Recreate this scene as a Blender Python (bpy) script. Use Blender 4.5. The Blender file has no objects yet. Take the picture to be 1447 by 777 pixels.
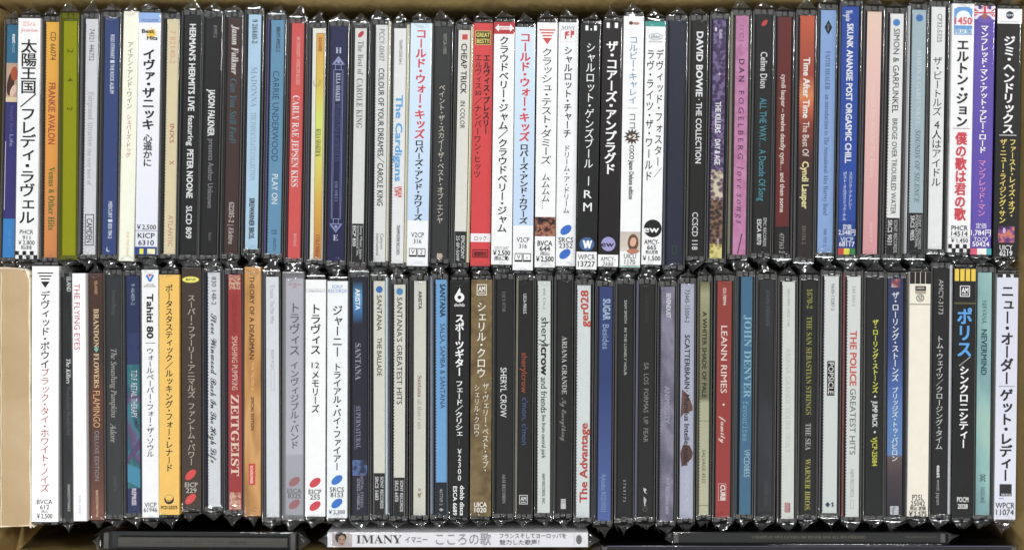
import bpy, math, random
from mathutils import Vector, Matrix, noise
PI = math.pi
# ------------------------------------------------------------------ camera, world, lamps, exposure
S = 0.36e-3                      # metres per photo pixel in the plane of the spines
W0, H0 = 1447.0, 777.0
CAM_H = 0.55
scene = bpy.context.scene
C = scene.collection
cam_d = bpy.data.cameras.new('camera'); cam = bpy.data.objects.new('camera', cam_d); C.objects.link(cam)
cam.location = (0, 0, CAM_H); cam_d.sensor_width = 36
cam_d.lens = 36 * CAM_H / (W0 * S); cam_d.clip_start = 0.01; cam_d.clip_end = 50
scene.camera = cam
w = bpy.data.worlds.new('World'); scene.world = w; w.use_nodes = True
w.node_tree.nodes['Background'].inputs[0].default_value = (0.93, 0.97, 1.0, 1)
w.node_tree.nodes['Background'].inputs[1].default_value = 0.11
def lamp(name, loc, size, power, col, size_y=None):
    d = bpy.data.lights.new(name, 'AREA'); d.shape = 'RECTANGLE'; d.size = size; d.size_y = size_y or size
    d.energy = power; d.color = col
    o = bpy.data.objects.new(name, d); C.objects.link(o); o.location = loc
    o.rotation_euler = (Vector((0, 0, 0)) - Vector(loc)).to_track_quat('-Z', 'Y').to_euler()
lamp('ceiling_lamp', (-0.45, 1.25, 1.55), 0.30, 20.5, (0.985, 0.99, 1.0), 0.5)
lamp('ceiling_lamp', (0.75, -1.30, 1.45), 0.34, 16.5, (0.97, 0.985, 1.0))
lamp('ceiling_lamp', (-1.35, -0.75, 1.30), 0.22, 11, (0.96, 0.98, 1.0))
lamp('ceiling_lamp', (1.45, 0.55, 1.35), 0.22, 11, (1.0, 0.98, 0.95))
lamp('added_glint_light', (0.35, 0.95, 1.70), 0.07, 5.5, (1.0, 0.99, 0.97))  # both small lights are added to draw crisp glints from the film
lamp('added_glint_light', (-0.55, -1.00, 1.55), 0.07, 5.5, (1.0, 0.99, 0.97))
scene.view_settings.view_transform = 'Standard'; scene.view_settings.look = 'None'
scene.view_settings.exposure = 0; scene.view_settings.gamma = 1
scene.cycles.transparent_max_bounces = 24; scene.cycles.max_bounces = 6
scene.cycles.sample_clamp_indirect = 3

# ------------------------------------------------------------------ helpers
def lin(h):
    h = h.lstrip('#'); r = []
    for i in (0, 2, 4):
        v = int(h[i:i+2], 16) / 255
        r.append(v / 12.92 if v <= 0.04045 else ((v + 0.055) / 1.055) ** 2.4)
    return r
MC = {}
def ink(h):
    """printed colour: a little duller than the pure hue"""
    L = lin(h); g = sum(L) / 3; return [min(0.84, v * 0.90 + g * 0.08 + 0.002) for v in L]
def nt_new(name):
    m = bpy.data.materials.new(name); m.use_nodes = True
    return m, m.node_tree, m.node_tree.nodes, m.node_tree.nodes['Principled BSDF']
K = 1.0
def paper(c, rough=0.42, grain=0.05):
    k = ('p', c, rough, grain)
    if k in MC: return MC[k]
    m, t, n, b = nt_new('printed_paper_' + c); L = ink(c)
    tc = n.new('ShaderNodeTexCoord'); nz = n.new('ShaderNodeTexNoise'); nz.inputs['Scale'].default_value = 260; nz.inputs['Detail'].default_value = 5
    mx = n.new('ShaderNodeMix'); mx.data_type = 'RGBA'
    mx.inputs[6].default_value = (*[v * (1 - grain * 1.6) for v in L], 1)
    mx.inputs[7].default_value = (*[min(0.9, v * (1 + grain) + 0.004) for v in L], 1)
    t.links.new(tc.outputs['Object'], nz.inputs['Vector']); t.links.new(nz.outputs['Fac'], mx.inputs[0]); t.links.new(mx.outputs[2], b.inputs['Base Color'])
    b.inputs['Roughness'].default_value = rough
    b.inputs['Specular IOR Level'].default_value = 0.35
    MC[k] = m; return m
def ramp_mat(stops):
    k = ('r', tuple(stops))
    if k in MC: return MC[k]
    m, t, n, b = nt_new('printed_gradient')
    tc = n.new('ShaderNodeTexCoord'); sp = n.new('ShaderNodeSeparateXYZ'); cr = n.new('ShaderNodeValToRGB'); mr = n.new('ShaderNodeMath')
    mr.operation = 'SUBTRACT'; mr.inputs[0].default_value = 1.0
    t.links.new(tc.outputs['Generated'], sp.inputs[0]); t.links.new(sp.outputs['Y'], mr.inputs[1]); t.links.new(mr.outputs[0], cr.inputs[0]); t.links.new(cr.outputs[0], b.inputs['Base Color'])
    e = cr.color_ramp.elements
    e[0].position, e[0].color = stops[0][0], (*ink(stops[0][1]), 1); e[1].position, e[1].color = stops[-1][0], (*ink(stops[-1][1]), 1)
    for p, c in stops[1:-1]:
        q = e.new(p); q.color = (*ink(c), 1)
    b.inputs['Roughness'].default_value = 0.4; MC[k] = m; return m
def blotch_mat(cs, scale=120, stretch=1.0, kind='noise'):
    k = ('b', tuple(cs), scale, stretch, kind)
    if k in MC: return MC[k]
    m, t, n, b = nt_new('printed_picture')
    tc = n.new('ShaderNodeTexCoord'); mp = n.new('ShaderNodeMapping'); mp.inputs['Scale'].default_value = (1, stretch, 1)
    cr = n.new('ShaderNodeValToRGB')
    if kind == 'noise':
        z = n.new('ShaderNodeTexNoise'); z.inputs['Scale'].default_value = scale; z.inputs['Detail'].default_value = 4; out = z.outputs['Fac']
        lo, hi = 0.34, 0.68
    else:
        z = n.new('ShaderNodeTexVoronoi'); z.inputs['Scale'].default_value = scale; out = z.outputs['Distance']; lo, hi = 0.25, 0.62
        if kind == 'cells': cr.color_ramp.interpolation = 'CONSTANT'
    t.links.new(tc.outputs['Object'], mp.inputs[0]); t.links.new(mp.outputs[0], z.inputs['Vector']); t.links.new(out, cr.inputs[0]); t.links.new(cr.outputs[0], b.inputs['Base Color'])
    e = cr.color_ramp.elements; N = len(cs)
    e[0].position, e[0].color = lo, (*ink(cs[0]), 1); e[1].position, e[1].color = hi, (*ink(cs[-1]), 1)
    for i in range(1, N - 1):
        q = e.new(lo + (hi - lo) * i / (N - 1)); q.color = (*ink(cs[i]), 1)
    b.inputs['Roughness'].default_value = 0.4; MC[k] = m; return m
def thin_clear(name, tint, ior, gain, rough, body=0.0, bcol=(0.5, 0.5, 0.5)):
    """thin clear plastic: lets light through, mirrors a few per cent of it"""
    if name in MC: return MC[name]
    m = bpy.data.materials.new(name); m.use_nodes = True; t = m.node_tree; n = t.nodes
    n.remove(n['Principled BSDF']); out = n['Material Output']
    tr = n.new('ShaderNodeBsdfTransparent'); tr.inputs[0].default_value = (*tint, 1)
    gl = n.new('ShaderNodeBsdfGlossy'); gl.inputs['Roughness'].default_value = rough
    # mirror share rises towards grazing angles (the same from both sides of the sheet)
    f0 = ((ior - 1) / (ior + 1)) ** 2 * gain
    fr = n.new('ShaderNodeLayerWeight'); fr.inputs[0].default_value = 0.5
    pw = n.new('ShaderNodeMath'); pw.operation = 'POWER'; pw.inputs[1].default_value = 5; t.links.new(fr.outputs['Facing'], pw.inputs[0])
    ml = n.new('ShaderNodeMath'); ml.operation = 'MULTIPLY_ADD'; ml.use_clamp = True; ml.inputs[1].default_value = 1 - f0; ml.inputs[2].default_value = f0
    mx = n.new('ShaderNodeMixShader')
    t.links.new(pw.outputs[0], ml.inputs[0]); t.links.new(ml.outputs[0], mx.inputs[0])
    base = tr.outputs[0]
    if body > 0:
        df = n.new('ShaderNodeBsdfDiffuse'); df.inputs[0].default_value = (*bcol, 1)
        m2 = n.new('ShaderNodeMixShader'); m2.inputs[0].default_value = body
        t.links.new(tr.outputs[0], m2.inputs[1]); t.links.new(df.outputs[0], m2.inputs[2]); base = m2.outputs[0]
    t.links.new(base, mx.inputs[1]); t.links.new(gl.outputs[0], mx.inputs[2]); t.links.new(mx.outputs[0], out.inputs[0])
    MC[name] = m; return m
def plastic(c, rough=0.25, name='dark_plastic'):
    k = ('pl', c, rough)
    if k in MC: return MC[k]
    m, t, n, b = nt_new(name); b.inputs['Base Color'].default_value = (*lin(c), 1); b.inputs['Roughness'].default_value = rough
    MC[k] = m; return m
FILM = thin_clear('clear_wrap_film', (0.985, 0.985, 0.985), 1.5, 1.5, 0.07)
FILME = thin_clear('clear_wrap_film_crumpled', (0.93, 0.935, 0.94), 1.55, 2.6, 0.10, 0.035, (0.6, 0.6, 0.6))
SHELL = thin_clear('clear_case_plastic', (0.95, 0.955, 0.955), 1.55, 1.0, 0.06)
FROST = thin_clear('frosted_case_plastic', (0.80, 0.80, 0.82), 1.5, 1.0, 0.2, 0.17, (0.66, 0.66, 0.68))
LIME = thin_clear('lime_case_plastic', (0.88, 0.90, 0.30), 1.5, 1.2, 0.1, 0.08, (0.50, 0.52, 0.05))
BLOCK = thin_clear('clear_moulded_plastic', (0.76, 0.76, 0.75), 1.55, 1.8, 0.16, 0.22, (0.50, 0.49, 0.475))

class MB:
    def __init__(s): s.v = []; s.f = []; s.sm = []
    def box(s, x0, x1, y0, y1, z0, z1, bottom=True, top=True):
        b = len(s.v)
        s.v += [(x, y, z) for z in (z0, z1) for x, y in ((x0, y0), (x1, y0), (x1, y1), (x0, y1))]
        F = [(0, 1, 5, 4), (1, 2, 6, 5), (2, 3, 7, 6), (3, 0, 4, 7)]
        if bottom: F.append((3, 2, 1, 0))
        if top: F.append((4, 5, 6, 7))
        s.f += [tuple(b + i for i in q) for q in F]
    def rbox(s, x0, x1, y0, y1, z0, z1, r):
        """box whose upper long and end edges are rounded"""
        prof = [(0, z0), (0, z1 - r), (r * 0.29, z1 - r * 0.29), (r, z1)]
        b = len(s.v)
        for ins, z in prof:
            s.v += [(x0 + ins, y0 + ins, z), (x1 - ins, y0 + ins, z), (x1 - ins, y1 - ins, z), (x0 + ins, y1 - ins, z)]
        for k in range(3):
            for i in range(4):
                j = (i + 1) % 4
                s.f.append((b + 4*k + i, b + 4*k + j, b + 4*k + 4 + j, b + 4*k + 4 + i))
        s.f.append((b + 12, b + 13, b + 14, b + 15)); s.f.append((b + 3, b + 2, b + 1, b))
    def poly(s, pts, z):
        b = len(s.v); s.v += [(x, y, z) for x, y in pts]; s.f.append(tuple(range(b, b + len(pts))))
    def build(s, name, mat, parent=None, smooth=False):
        me = bpy.data.meshes.new(name); me.from_pydata(s.v, [], s.f); me.validate(); me.update()
        if smooth: me.polygons.foreach_set('use_smooth', [True] * len(me.polygons))
        if s.sm: me.polygons.foreach_set('use_smooth', s.sm)
        me.materials.append(mat); o = bpy.data.objects.new(name, me); C.objects.link(o)
        if parent: o.parent = parent
        return o
def tag(o, label=None, cat=None, group=None, kind=None):
    if label: o['label'] = label
    if cat: o['category'] = cat
    if group: o['group'] = group
    if kind: o['kind'] = kind
    return o
def empty(name, loc, rz=0):
    o = bpy.data.objects.new(name, None); C.objects.link(o); o.location = loc; o.rotation_euler = (0, 0, rz); o.empty_display_size = 0.01; return o
def PX(x): return (x - W0 / 2) * S
def PY(y): return (H0 / 2 - y) * S

# ------------------------------------------------------------------ type: glyph outlines from the built-in font
def conv(s, st):
    def m(ch):
        o = ord(ch)
        U, Lo, D = {'S': (0x1D5D4, 0x1D5EE, 0x1D7EC), 'r': (0x1D400, 0x1D41A, 0x1D7CE), 'b': (0x1D400, 0x1D41A, 0x1D7CE),
                    'i': (0x1D434, 0x1D44E, 0x1D7CE), 'I': (0x1D468, 0x1D482, 0x1D7CE), 'c': (0x1D4D0, 0x1D4EA, 0x1D7CE),
                    'f': (0x1D56C, 0x1D586, 0x1D7CE), 'm': (0x1D670, 0x1D68A, 0x1D7F6)}[st]
        if 'A' <= ch <= 'Z': return chr(U + o - 65)
        if 'a' <= ch <= 'z':
            if st == 'i' and ch == 'h': return '\u210e'
            return chr(Lo + o - 97)
        if '0' <= ch <= '9': return chr(D + o - 48)
        return ch
    return ''.join(m(ch) for ch in s) if st in 'SrbiIcfm' else s
OFF = {'s': 0, 'h': 0, 'H': 0, 'r': -0.003, 'b': 0.006, 'S': 0.004, 'i': 0.004, 'I': 0, 'c': 0.006, 'f': 0, 'm': 0, 't': 0.0}
GC = {}
TYPE = bpy.data.objects.new('type', bpy.data.curves.new('type', 'FONT'))
def is_cjk(s): return any(ord(ch) > 0x2E00 for ch in s)
def heavy(v, f, st):
    """heavy type: strokes thickened by overprinting, each pass a hair higher"""
    dd = {'s': 0.006, 'h': 0.016, 'H': 0.030}[st]; v2, f2 = [], []
    for q, (ox, oy) in enumerate(((-dd, -dd * .7), (dd, dd * .7)) if st == 's' else ((-dd, -dd * .7), (dd, -dd * .7), (-dd, dd * .7), (dd, dd * .7), (0, 0))):
        b = len(v2); v2 += [(x + ox, y + oy, q * 2.2e-6) for x, y, _ in v]; f2 += [tuple(b + i for i in p) for p in f]
    return v2, f2
def set_type(keys):
    """outline many strings of one weight at once, one per line, and sort the letters back to their line"""
    c = TYPE.data; LS = 4.0; c.resolution_u = 2; c.size = 1; c.space_line = LS; st = keys[0][1]
    c.offset = 0 if is_cjk(keys[0][0]) else OFF[st]; c.body = '\n'.join(conv(s, t) for s, t in keys)
    m = bpy.data.meshes.new_from_object(TYPE)
    out = [({}, [], []) for _ in keys]; co = [p.co for p in m.vertices]
    ln = [min(len(keys) - 1, max(0, int(round((0.35 - p.y) / LS)))) for p in co]
    for p in m.polygons:
        vs = tuple(p.vertices); k = ln[vs[0]]; ix, v, f = out[k]; t = []
        for q in vs:
            if q not in ix: ix[q] = len(v); v.append((co[q].x, co[q].y + k * LS, 0.0))
            t.append(ix[q])
        f.append(tuple(t))
    bpy.data.meshes.remove(m)
    for (s, t), (ix, v, f) in zip(keys, out): GC[(s, t)] = heavy(v, f, t) if t in 'shH' else (v, f)
def glyph(s, st):
    if (s, st) not in GC: set_type([(s, st)])
    return GC[(s, st)]
def preload(lists):
    want = {}
    for el in lists:
        for e in el:
            if e[0] in 'RL': ks = [(e[1], e[6])]
            elif e[0] == 'H': ks = [(e[1], e[6])]
            elif e[0] == 'V': ks = [(ch, e[6]) for ch in e[1] if ch != ' ']
            else: continue
            for k in ks: want.setdefault((0 if is_cjk(k[0]) else OFF[k[1]]), {})[k] = 1
    for g in want.values(): set_type(list(g))
SMALL = 'ァィゥェォッャュョヮ'
def R(s, y0, y1, cap=9, c='111111', st='s', x=0): return ('R', s, y0, y1, cap, c, st, x)
def L(s, y0, y1, cap=9, c='111111', st='s', x=0): return ('L', s, y0, y1, cap, c, st, x)
def V(s, y0, y1, wd=14, c='111111', st='s', x=0): return ('V', s, y0, y1, wd, c, st, x)
def H(s, y, cap=7, c='222222', st='s', wd=None, x=0): return ('H', s, y, wd, cap, c, st, x)
def B(y0, y1, c, x0=None, x1=None): return ('B', y0, y1, c, x0, x1)
def E(x, y, rx, ry, c, rot=0): return ('E', x, y, rx, ry, c, rot)
def P(pts, c): return ('P', pts, c)
def M(y0, y1, mat, x0=None, x1=None): return ('B', y0, y1, mat, x0, x1)

def draw(elems, parent, fx, fy, hw, z0, horizontal=False):
    """print a list of elements on a spine. fx(x rel px)->m, fy(abs y px)->m"""
    z = z0
    for k, e in enumerate(elems):
        z += 0.022e-3
        t = e[0]; mb = MB()
        if t == 'B':
            _, y0, y1, c, x0, x1 = e
            x0 = -hw + 0.25 if x0 is None else x0; x1 = hw - 0.25 if x1 is None else x1
            mb.poly([(fx(x0), fy(y1)), (fx(x1), fy(y1)), (fx(x1), fy(y0)), (fx(x0), fy(y0))], z)
            mb.build('printed_panel', paper(c) if isinstance(c, str) else c, parent); continue
        if t == 'E':
            _, x, y, rx, ry, c, rot = e; a = math.radians(rot); pts = []
            for i in range(28):
                u, v = rx * math.cos(i * PI / 14), ry * math.sin(i * PI / 14)
                pts.append((fx(x + u * math.cos(a) - v * math.sin(a)), fy(y + u * math.sin(a) + v * math.cos(a))))
            mb.poly(pts[::-1], z); mb.build('emblem', paper(c) if isinstance(c, str) else c, parent); continue
        if t == 'P':
            _, pts, c = e; groups = pts if isinstance(pts[0][0], (tuple, list)) else [pts]
            for g in groups: mb.poly([(fx(px), fy(py)) for px, py in g][::-1], z)
            mb.build('emblem', paper(c), parent); continue
        if t in 'RL':
            _, s, y0, y1, cap, c, st, x = e; v, f = glyph(s, st)
            if not v: continue
            a = min(p[0] for p in v); b = max(p[0] for p in v); sx = (y1 - y0) / (b - a); sy = cap / 0.69
            for px, py, pz in v:
                if t == 'R': mb.v.append((fx(x + (py - 0.345) * sy), fy(y0 + (px - a) * sx), z + pz))
                else: mb.v.append((fx(x - (py - 0.345) * sy), fy(y1 - (px - a) * sx), z + pz))
            mb.f += f
        elif t == 'H':
            _, s, y, wd, cap, c, st, x = e; v, f = glyph(s, st); a = min(p[0] for p in v); b = max(p[0] for p in v); sy = cap / 0.69
            sx = wd / (b - a) if wd else sy
            for px, py, pz in v: mb.v.append((fx(x + (px - (a + b) / 2) * sx), fy(y - (py - 0.345) * sy), z + pz))
            mb.f += f
        elif t == 'V':
            _, s, y0, y1, wd, c, st, x = e; tot = sum(0.55 if ch in ' ' else (0.62 if ch == '・' else 1) for ch in s)
            pit = (y1 - y0) / tot; y = y0
            for ch in s:
                adv = pit * (0.55 if ch == ' ' else (0.62 if ch == '・' else 1))
                if ch != ' ':
                    asc = ord(ch) < 0x300 and ch not in '…'
                    v, f = glyph(ch, st); b0 = len(mb.v); cy = y + adv / 2
                    ex = 0.5
                    if asc: ex = (min(p[0] for p in v) + max(p[0] for p in v)) / 2
                    sw, sh = wd * 1.06, min(pit * 1.06, wd * 1.35)
                    for px, py, pz in v:
                        u, q = px - ex, py - (0.345 if asc else 0.38)
                        if asc: u *= 1.1; q *= 1.1
                        if ch in 'ー～…（）': u, q = q, -u
                        if ch in SMALL: u += 0.09; q += 0.08
                        mb.v.append((fx(x + u * sw), fy(cy - q * sh), z + pz))
                    mb.f += [tuple(b0 + i for i in p) for p in f]
                y += adv
        if mb.v: mb.build('lettering', paper(c, 0.45, 0.0), parent)

# ------------------------------------------------------------------ wrap film
def film_mesh(hw, hl, ztop, seed, drop=0.012):
    """sleeve of clear film round a case: U section over the spine, ends gathered into creased triangular ears"""
    rnd = random.Random(seed); mb = MB()
    off = Vector((rnd.uniform(0, 50), rnd.uniform(0, 50), rnd.uniform(0, 50)))
    cols = [(-1, -drop), (-1, -0.0006), (-0.96, 0)] + [(-0.8 + 0.2 * i, 0) for i in range(9)] + [(0.96, 0), (1, -0.0006), (1, -drop)]
    n = len(cols)
    ys = []
    k = -hl
    e = 0.011
    for i in range(13): ys.append(-hl + e * i / 12)
    for i in range(1, 14): ys.append(-hl + e + (2 * hl - 2 * e) * i / 14)
    for i in range(13): ys.append(hl - e + e * i / 12)
    arch = [rnd.uniform(0.0010, 0.0045), rnd.uniform(0.001, 0.004)]; aamp = [rnd.uniform(0.00006, 0.00030), rnd.uniform(0.0001, 0.0006)]
    cur = [rnd.uniform(0.6, 1.5), rnd.uniform(0.8, 1.8)]
    skew = [rnd.uniform(-0.3, 0.3), rnd.uniform(-0.3, 0.3)]
    def row(y): 
        d = hl - abs(y); side = 0 if y > 0 else 1
        for u, dz in cols:
            z = ztop + dz; x = u * hw
            if dz == 0:
                nn = noise.noise(Vector((x * 160, y * 45, 0)) + off)
                z += 0.00010 * nn
                w = max(0, 1 - d / e)
                u2 = u - skew[side]
                dd = d - (arch[side] + 0.0035 * cur[side] * (1 - u2 * u2) )
                z += aamp[side] * math.exp(-(dd / 0.00055) ** 2) * (0.5 + 0.5 * w)
                z += w * w * 0.00048 * (abs(noise.noise(Vector((x * 150, y * 300, 3)) + off)) - 0.2)
                z -= w ** 3 * 0.0003
            mb.v.append((x, y, z))
    def tail(sgn):
        ext = rnd.uniform(0.0032, 0.0060) if sgn < 0 else rnd.uniform(0.0026, 0.0068); tipx = rnd.uniform(-0.4, 0.4) * hw; pw = rnd.uniform(0.75, 1.7)
        rows = []
        for k in range(1, 8):
            t = k / 7; r = []
            for u, dz in cols:
                wd = 1 - 0.95 * (1 - (1 - t) ** pw)
                x = u * hw * wd + tipx * t
                zz = -0.0009 - 0.0016 * t + dz * (1 - t)
                zz += 0.0012 * (1 - 0.4 * t) * (abs(noise.noise(Vector((u * 2.3, t * 2.5, sgn * 4)) + off)) - 0.25)
                zz += 0.0009 * (1 - abs(u)) * math.sin(t * PI)
                yy = sgn * (hl + ext * t * (1 - 0.35 * abs(u) * (1 - t)) + 0.0006 * noise.noise(Vector((u * 3, t * 3, 9)) + off))
                r.append((x, yy, ztop + zz))
            rows.append(r)
        return rows
    rowsidx = []
    def add(r):
        rowsidx.append(len(mb.v)); mb.v.extend(r)
    for r in tail(-1)[::-1]: add(r)
    for y in ys:
        rowsidx.append(len(mb.v)); row(y)
    for r in tail(1): add(r)
    nt = 7; N = len(rowsidx)
    for a in range(N - 1):
        for c in range(n - 1):
            mb.f.append((rowsidx[a] + c, rowsidx[a] + c + 1, rowsidx[a+1] + c + 1, rowsidx[a+1] + c)); mb.sm.append(nt <= a < N - 1 - nt)
    # sharp creases: tight little ridges pressed into the film where it was pulled round the corners
    def crease(pts, wd, ht):
        b = len(mb.v); m = len(pts)
        for i, (x, y, z) in enumerate(pts):
            p, q = pts[max(0, i - 1)], pts[min(m - 1, i + 1)]; dx, dy = q[0] - p[0], q[1] - p[1]; l = math.hypot(dx, dy) or 1
            k = math.sin(PI * (i + 0.35) / (m - 0.3)) ; nx, ny = -dy / l * wd * k, dx / l * wd * k
            mb.v += [(x + nx, y + ny, z - ht * 0.4), (x + nx * 0.4, y + ny * 0.4, z + ht * k), (x - nx * 0.4, y - ny * 0.4, z + ht * k), (x - nx, y - ny, z - ht * 0.4)]
        for i in range(m - 1):
            for k in range(3): a = b + i * 4 + k; mb.f.append((a, a + 1, a + 5, a + 4)); mb.sm.append(True)
    for sg in (1, -1):
        for r in range(rnd.choice((1, 1, 2)) if sg > 0 else rnd.choice((1, 2, 2, 3))):
            full = rnd.random() < 0.45; c0 = rnd.uniform(-0.9, 0.1) if not full else -0.92; c1 = min(0.95, c0 + rnd.uniform(0.5, 1.2)) if not full else 0.92
            base = rnd.uniform(-0.0006, 0.0010); h = rnd.uniform(0.0012, 0.0045); pk = rnd.uniform(-0.3, 0.3); pts = []
            for i in range(9):
                u = c0 + (c1 - c0) * i / 8
                pts.append((u * hw, sg * (hl - base - h * max(0, 1 - abs(u - pk) ** 1.8) + 0.0002 * noise.noise(Vector((u * 4, r, sg)) + off)), ztop + 0.0001))
            crease(pts, rnd.uniform(0.00022, 0.00050), rnd.uniform(0.00025, 0.0006))
        for r in range(rnd.randint(2, 4)):
            u0 = rnd.uniform(-0.9, 0.9); u1 = u0 * rnd.uniform(-0.1, 0.5) + rnd.uniform(-0.2, 0.2); l = rnd.uniform(0.0014, 0.0042)
            crease([((u0 + (u1 - u0) * i / 5) * hw, sg * (hl + 0.0001 + l * i / 5), ztop - 0.0003 - 0.0013 * i / 5 + 0.0003 * noise.noise(Vector((i, r, u0)) + off)) for i in range(6)], rnd.uniform(0.00012, 0.00030), rnd.uniform(0.0002, 0.0005))
    return mb
def crumple(hw, sgn, hl, ztop, seed):
    """film folded flat down the end of the case, creased"""
    rnd = random.Random(seed * 7 + sgn); off = Vector((rnd.uniform(0, 50), rnd.uniform(0, 50), 0)); mb = MB()
    nx, nz = 7, 9
    for j in range(nz):
        for i in range(nx):
            u = -1 + 2 * i / (nx - 1); t = j / (nz - 1)
            y = sgn * (hl + 0.0004 + 0.0013 * t + 0.0022 * abs(noise.noise(Vector((u * 1.8, t * 5, 0)) + off)))
            mb.v.append((u * hw * 1.0, y, ztop - 0.0012 - 0.022 * t))
    for j in range(nz - 1):
        for i in range(nx - 1):
            a = j * nx + i; mb.f.append((a, a + 1, a + 1 + nx, a + nx)); mb.sm.append(False)
    return mb

# ------------------------------------------------------------------ one standing case
DEPTH = 0.140
def jewel_case(it, xo0, xo1, seed, horizontal=False):
    kind, xt0, xt1, xb0, xb1, y0, y1, col, label, cat, elems, ex = it
    rnd = random.Random(seed)
    ct, cb = (xt0 + xt1) / 2, (xb0 + xb1) / 2; yc = (y0 + y1) / 2; xc = (ct + cb) / 2
    lw = ((xt1 - xt0) + (xb1 - xb0)) / 4
    ang = -math.atan2(ct - cb, y1 - y0)
    name = {'J': 'cd_case', 'O': 'cd_case', 'D': 'cd_digipak'}[kind]
    zj = ex.get('z', rnd.uniform(-0.0012, 0.0012))
    root = empty(name, (PX(xc), PY(yc), zj), ang)
    fx = lambda x: x * S
    fy = lambda y: (yc - y) * S
    if kind == 'J':
        L0, L1 = xo0 - xc, xo1 - xc; ya, yb = y0 - ex.get('pt', 9), y1 + ex.get('pb', 7)
    elif kind == 'O':
        L0, L1 = -lw, lw; ya, yb = y0 - 6, y1 + 5
    else:
        L0, L1 = -lw, lw; ya, yb = y0, y1
    a, b, c, d = fx(L0), fx(L1), fy(yb), fy(ya)
    g = 0.00018
    m = col if not isinstance(col, str) else paper(col)
    if kind == 'D':
        mb = MB(); mb.rbox(a, b, c, d, -DEPTH, 0.0006, 0.0005)
        body = mb.build('card_cover', m, root); zl = 0.0006
        draw(elems, body, fx, fy, lw, zl)
        ztop = 0.0009
    else:
        # tray and clear shell
        dark = ex.get('tray', rnd.choice(['1a1918', '201f1e', '262423', '1b1a1c', '2b2927']))
        mb = MB(); mb.box(a + 0.0007, b - 0.0005, c + 0.0012, d - 0.0012, -DEPTH, -0.0016)
        tray = mb.build('tray', plastic(dark, 0.35), root)
        shell_m = ex.get('shell', SHELL)
        mb = MB(); mb.rbox(a + g, b - g, c, d, -DEPTH - 0.001, 0.0010, 0.00045)
        sh = mb.build('clear_shell', shell_m, root)
        if kind == 'J':
            # raised tray wall that carries the spine card, lid lip, booklet edge
            la, lb = -lw * S, lw * S
            mb = MB(); mb.box(la - 0.0004, lb + 0.0004, c + 0.0020, d - 0.0020, -0.0016, -0.0003)
            mb.build('spine_wall', plastic(dark, 0.3), tray)
            if la - a > 0.0016:
                mb = MB(); mb.box(a + 0.0009, min(la - 0.0007, a + 0.0017), c + 0.0030, d - 0.0030, -0.0016, -0.0006)
                mb.build('booklet_edge', plastic(ex.get('book', rnd.choice(['2c2c34', '3a3a44', '24242a', '343038', '46464e', '2a2a2c', '1e1e22', '302c44'])), 0.6, 'booklet_paper'), root)
            mb = MB(); mb.box(a + 0.0003, a + 0.00065, c + 0.001, d - 0.001, -0.0014, 0.0009); mb.box(b - 0.00065, b - 0.0003, c + 0.001, d - 0.001, -0.0014, 0.0009)
            mb.build('lid_lip', BLOCK, sh)
            if b - lb > 0.0014:
                mb = MB(); xm = lb + (b - lb) * rnd.uniform(0.35, 0.5); mb.box(xm, xm + 0.00028, c + 0.0025, d - 0.0025, -0.0016, -0.0005)
                mb.build('painted_light_line', plastic(rnd.choice(['4c4a46', '3a3936', '5c5a56', '33312f']), 0.3, 'light_line_grey'), tray)  # soft light line along the gap, put in as a pale coloured strip
            if 'strip' in ex:
                mb = MB(); mb.box(b - 0.0014, b - 0.00015, c + 0.003, d - 0.0015, -0.02, 0.0007); mb.build('card_edge', paper(ex['strip']), root)
            if 'lstrip' in ex:
                mb = MB(); mb.box(a + 0.00015, a + 0.0012, c + 0.003, d - 0.0015, -0.02, 0.0007); mb.build('card_edge', paper(ex['lstrip']), root)
            lc, ld = fy(y1), fy(y0)
            mb = MB(); mb.box(la, lb, lc, ld, -0.0003, 0.0)
            lab = mb.build('spine_card', m, root); zl = 0.0
            if ex.get('teeth', rnd.random() < 0.4):
                mb = MB(); y = lc + 0.001
                while y < ld - 0.002:
                    mb.box(la - 0.00015, la + 0.00028, y, y + 0.00065, 0.00005, 0.00022); y += 0.0016
                tag(mb.build('tray_ridge', plastic('1a1a1c', 0.3), tray), kind='stuff')
        else:
            mb = MB(); mb.box(a + 0.0004, b - 0.0004, c + 0.0015, d - 0.0015, -0.0016, 0.0004); mb.build('spine_wall', plastic(dark, 0.3), tray)
            la, lb = -lw * S, lw * S; lc, ld = fy(y1), fy(y0)
            mb = MB(); mb.rbox(la + 0.00005, lb - 0.00005, lc, ld, -0.035, 0.0014, 0.0003)
            # open underneath like the folded paper strip it is
            mb.f.pop()
            lab = mb.build('paper_strip', m, root); zl = 0.0014
        # moulded hinge ends
        for (q0, q1) in ((d - 0.0030, d - 0.0004), (c + 0.0004, c + 0.0026)):
            if kind == 'O' : q0, q1 = (d - 0.0022, d - 0.0003) if q0 > 0 else (c + 0.0003, c + 0.0018)
            mb = MB(); wv = (b - a)
            mb.rbox(a + wv * 0.10, a + wv * 0.36, q0, q1, -0.004, 0.0003, 0.0002)
            mb.rbox(b - wv * 0.30, b - wv * 0.08, q0, q1, -0.004, 0.0003, 0.0002)
            mb.rbox(a + wv * 0.42, b - wv * 0.38, q0 + 0.0005, q1, -0.004, -0.0001, 0.0002)
            mb.build('hinge_end', BLOCK, sh)
        draw(elems, lab, fx, fy, lw, zl)
        ztop = 0.0017 if kind == 'O' else 0.0013
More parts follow.
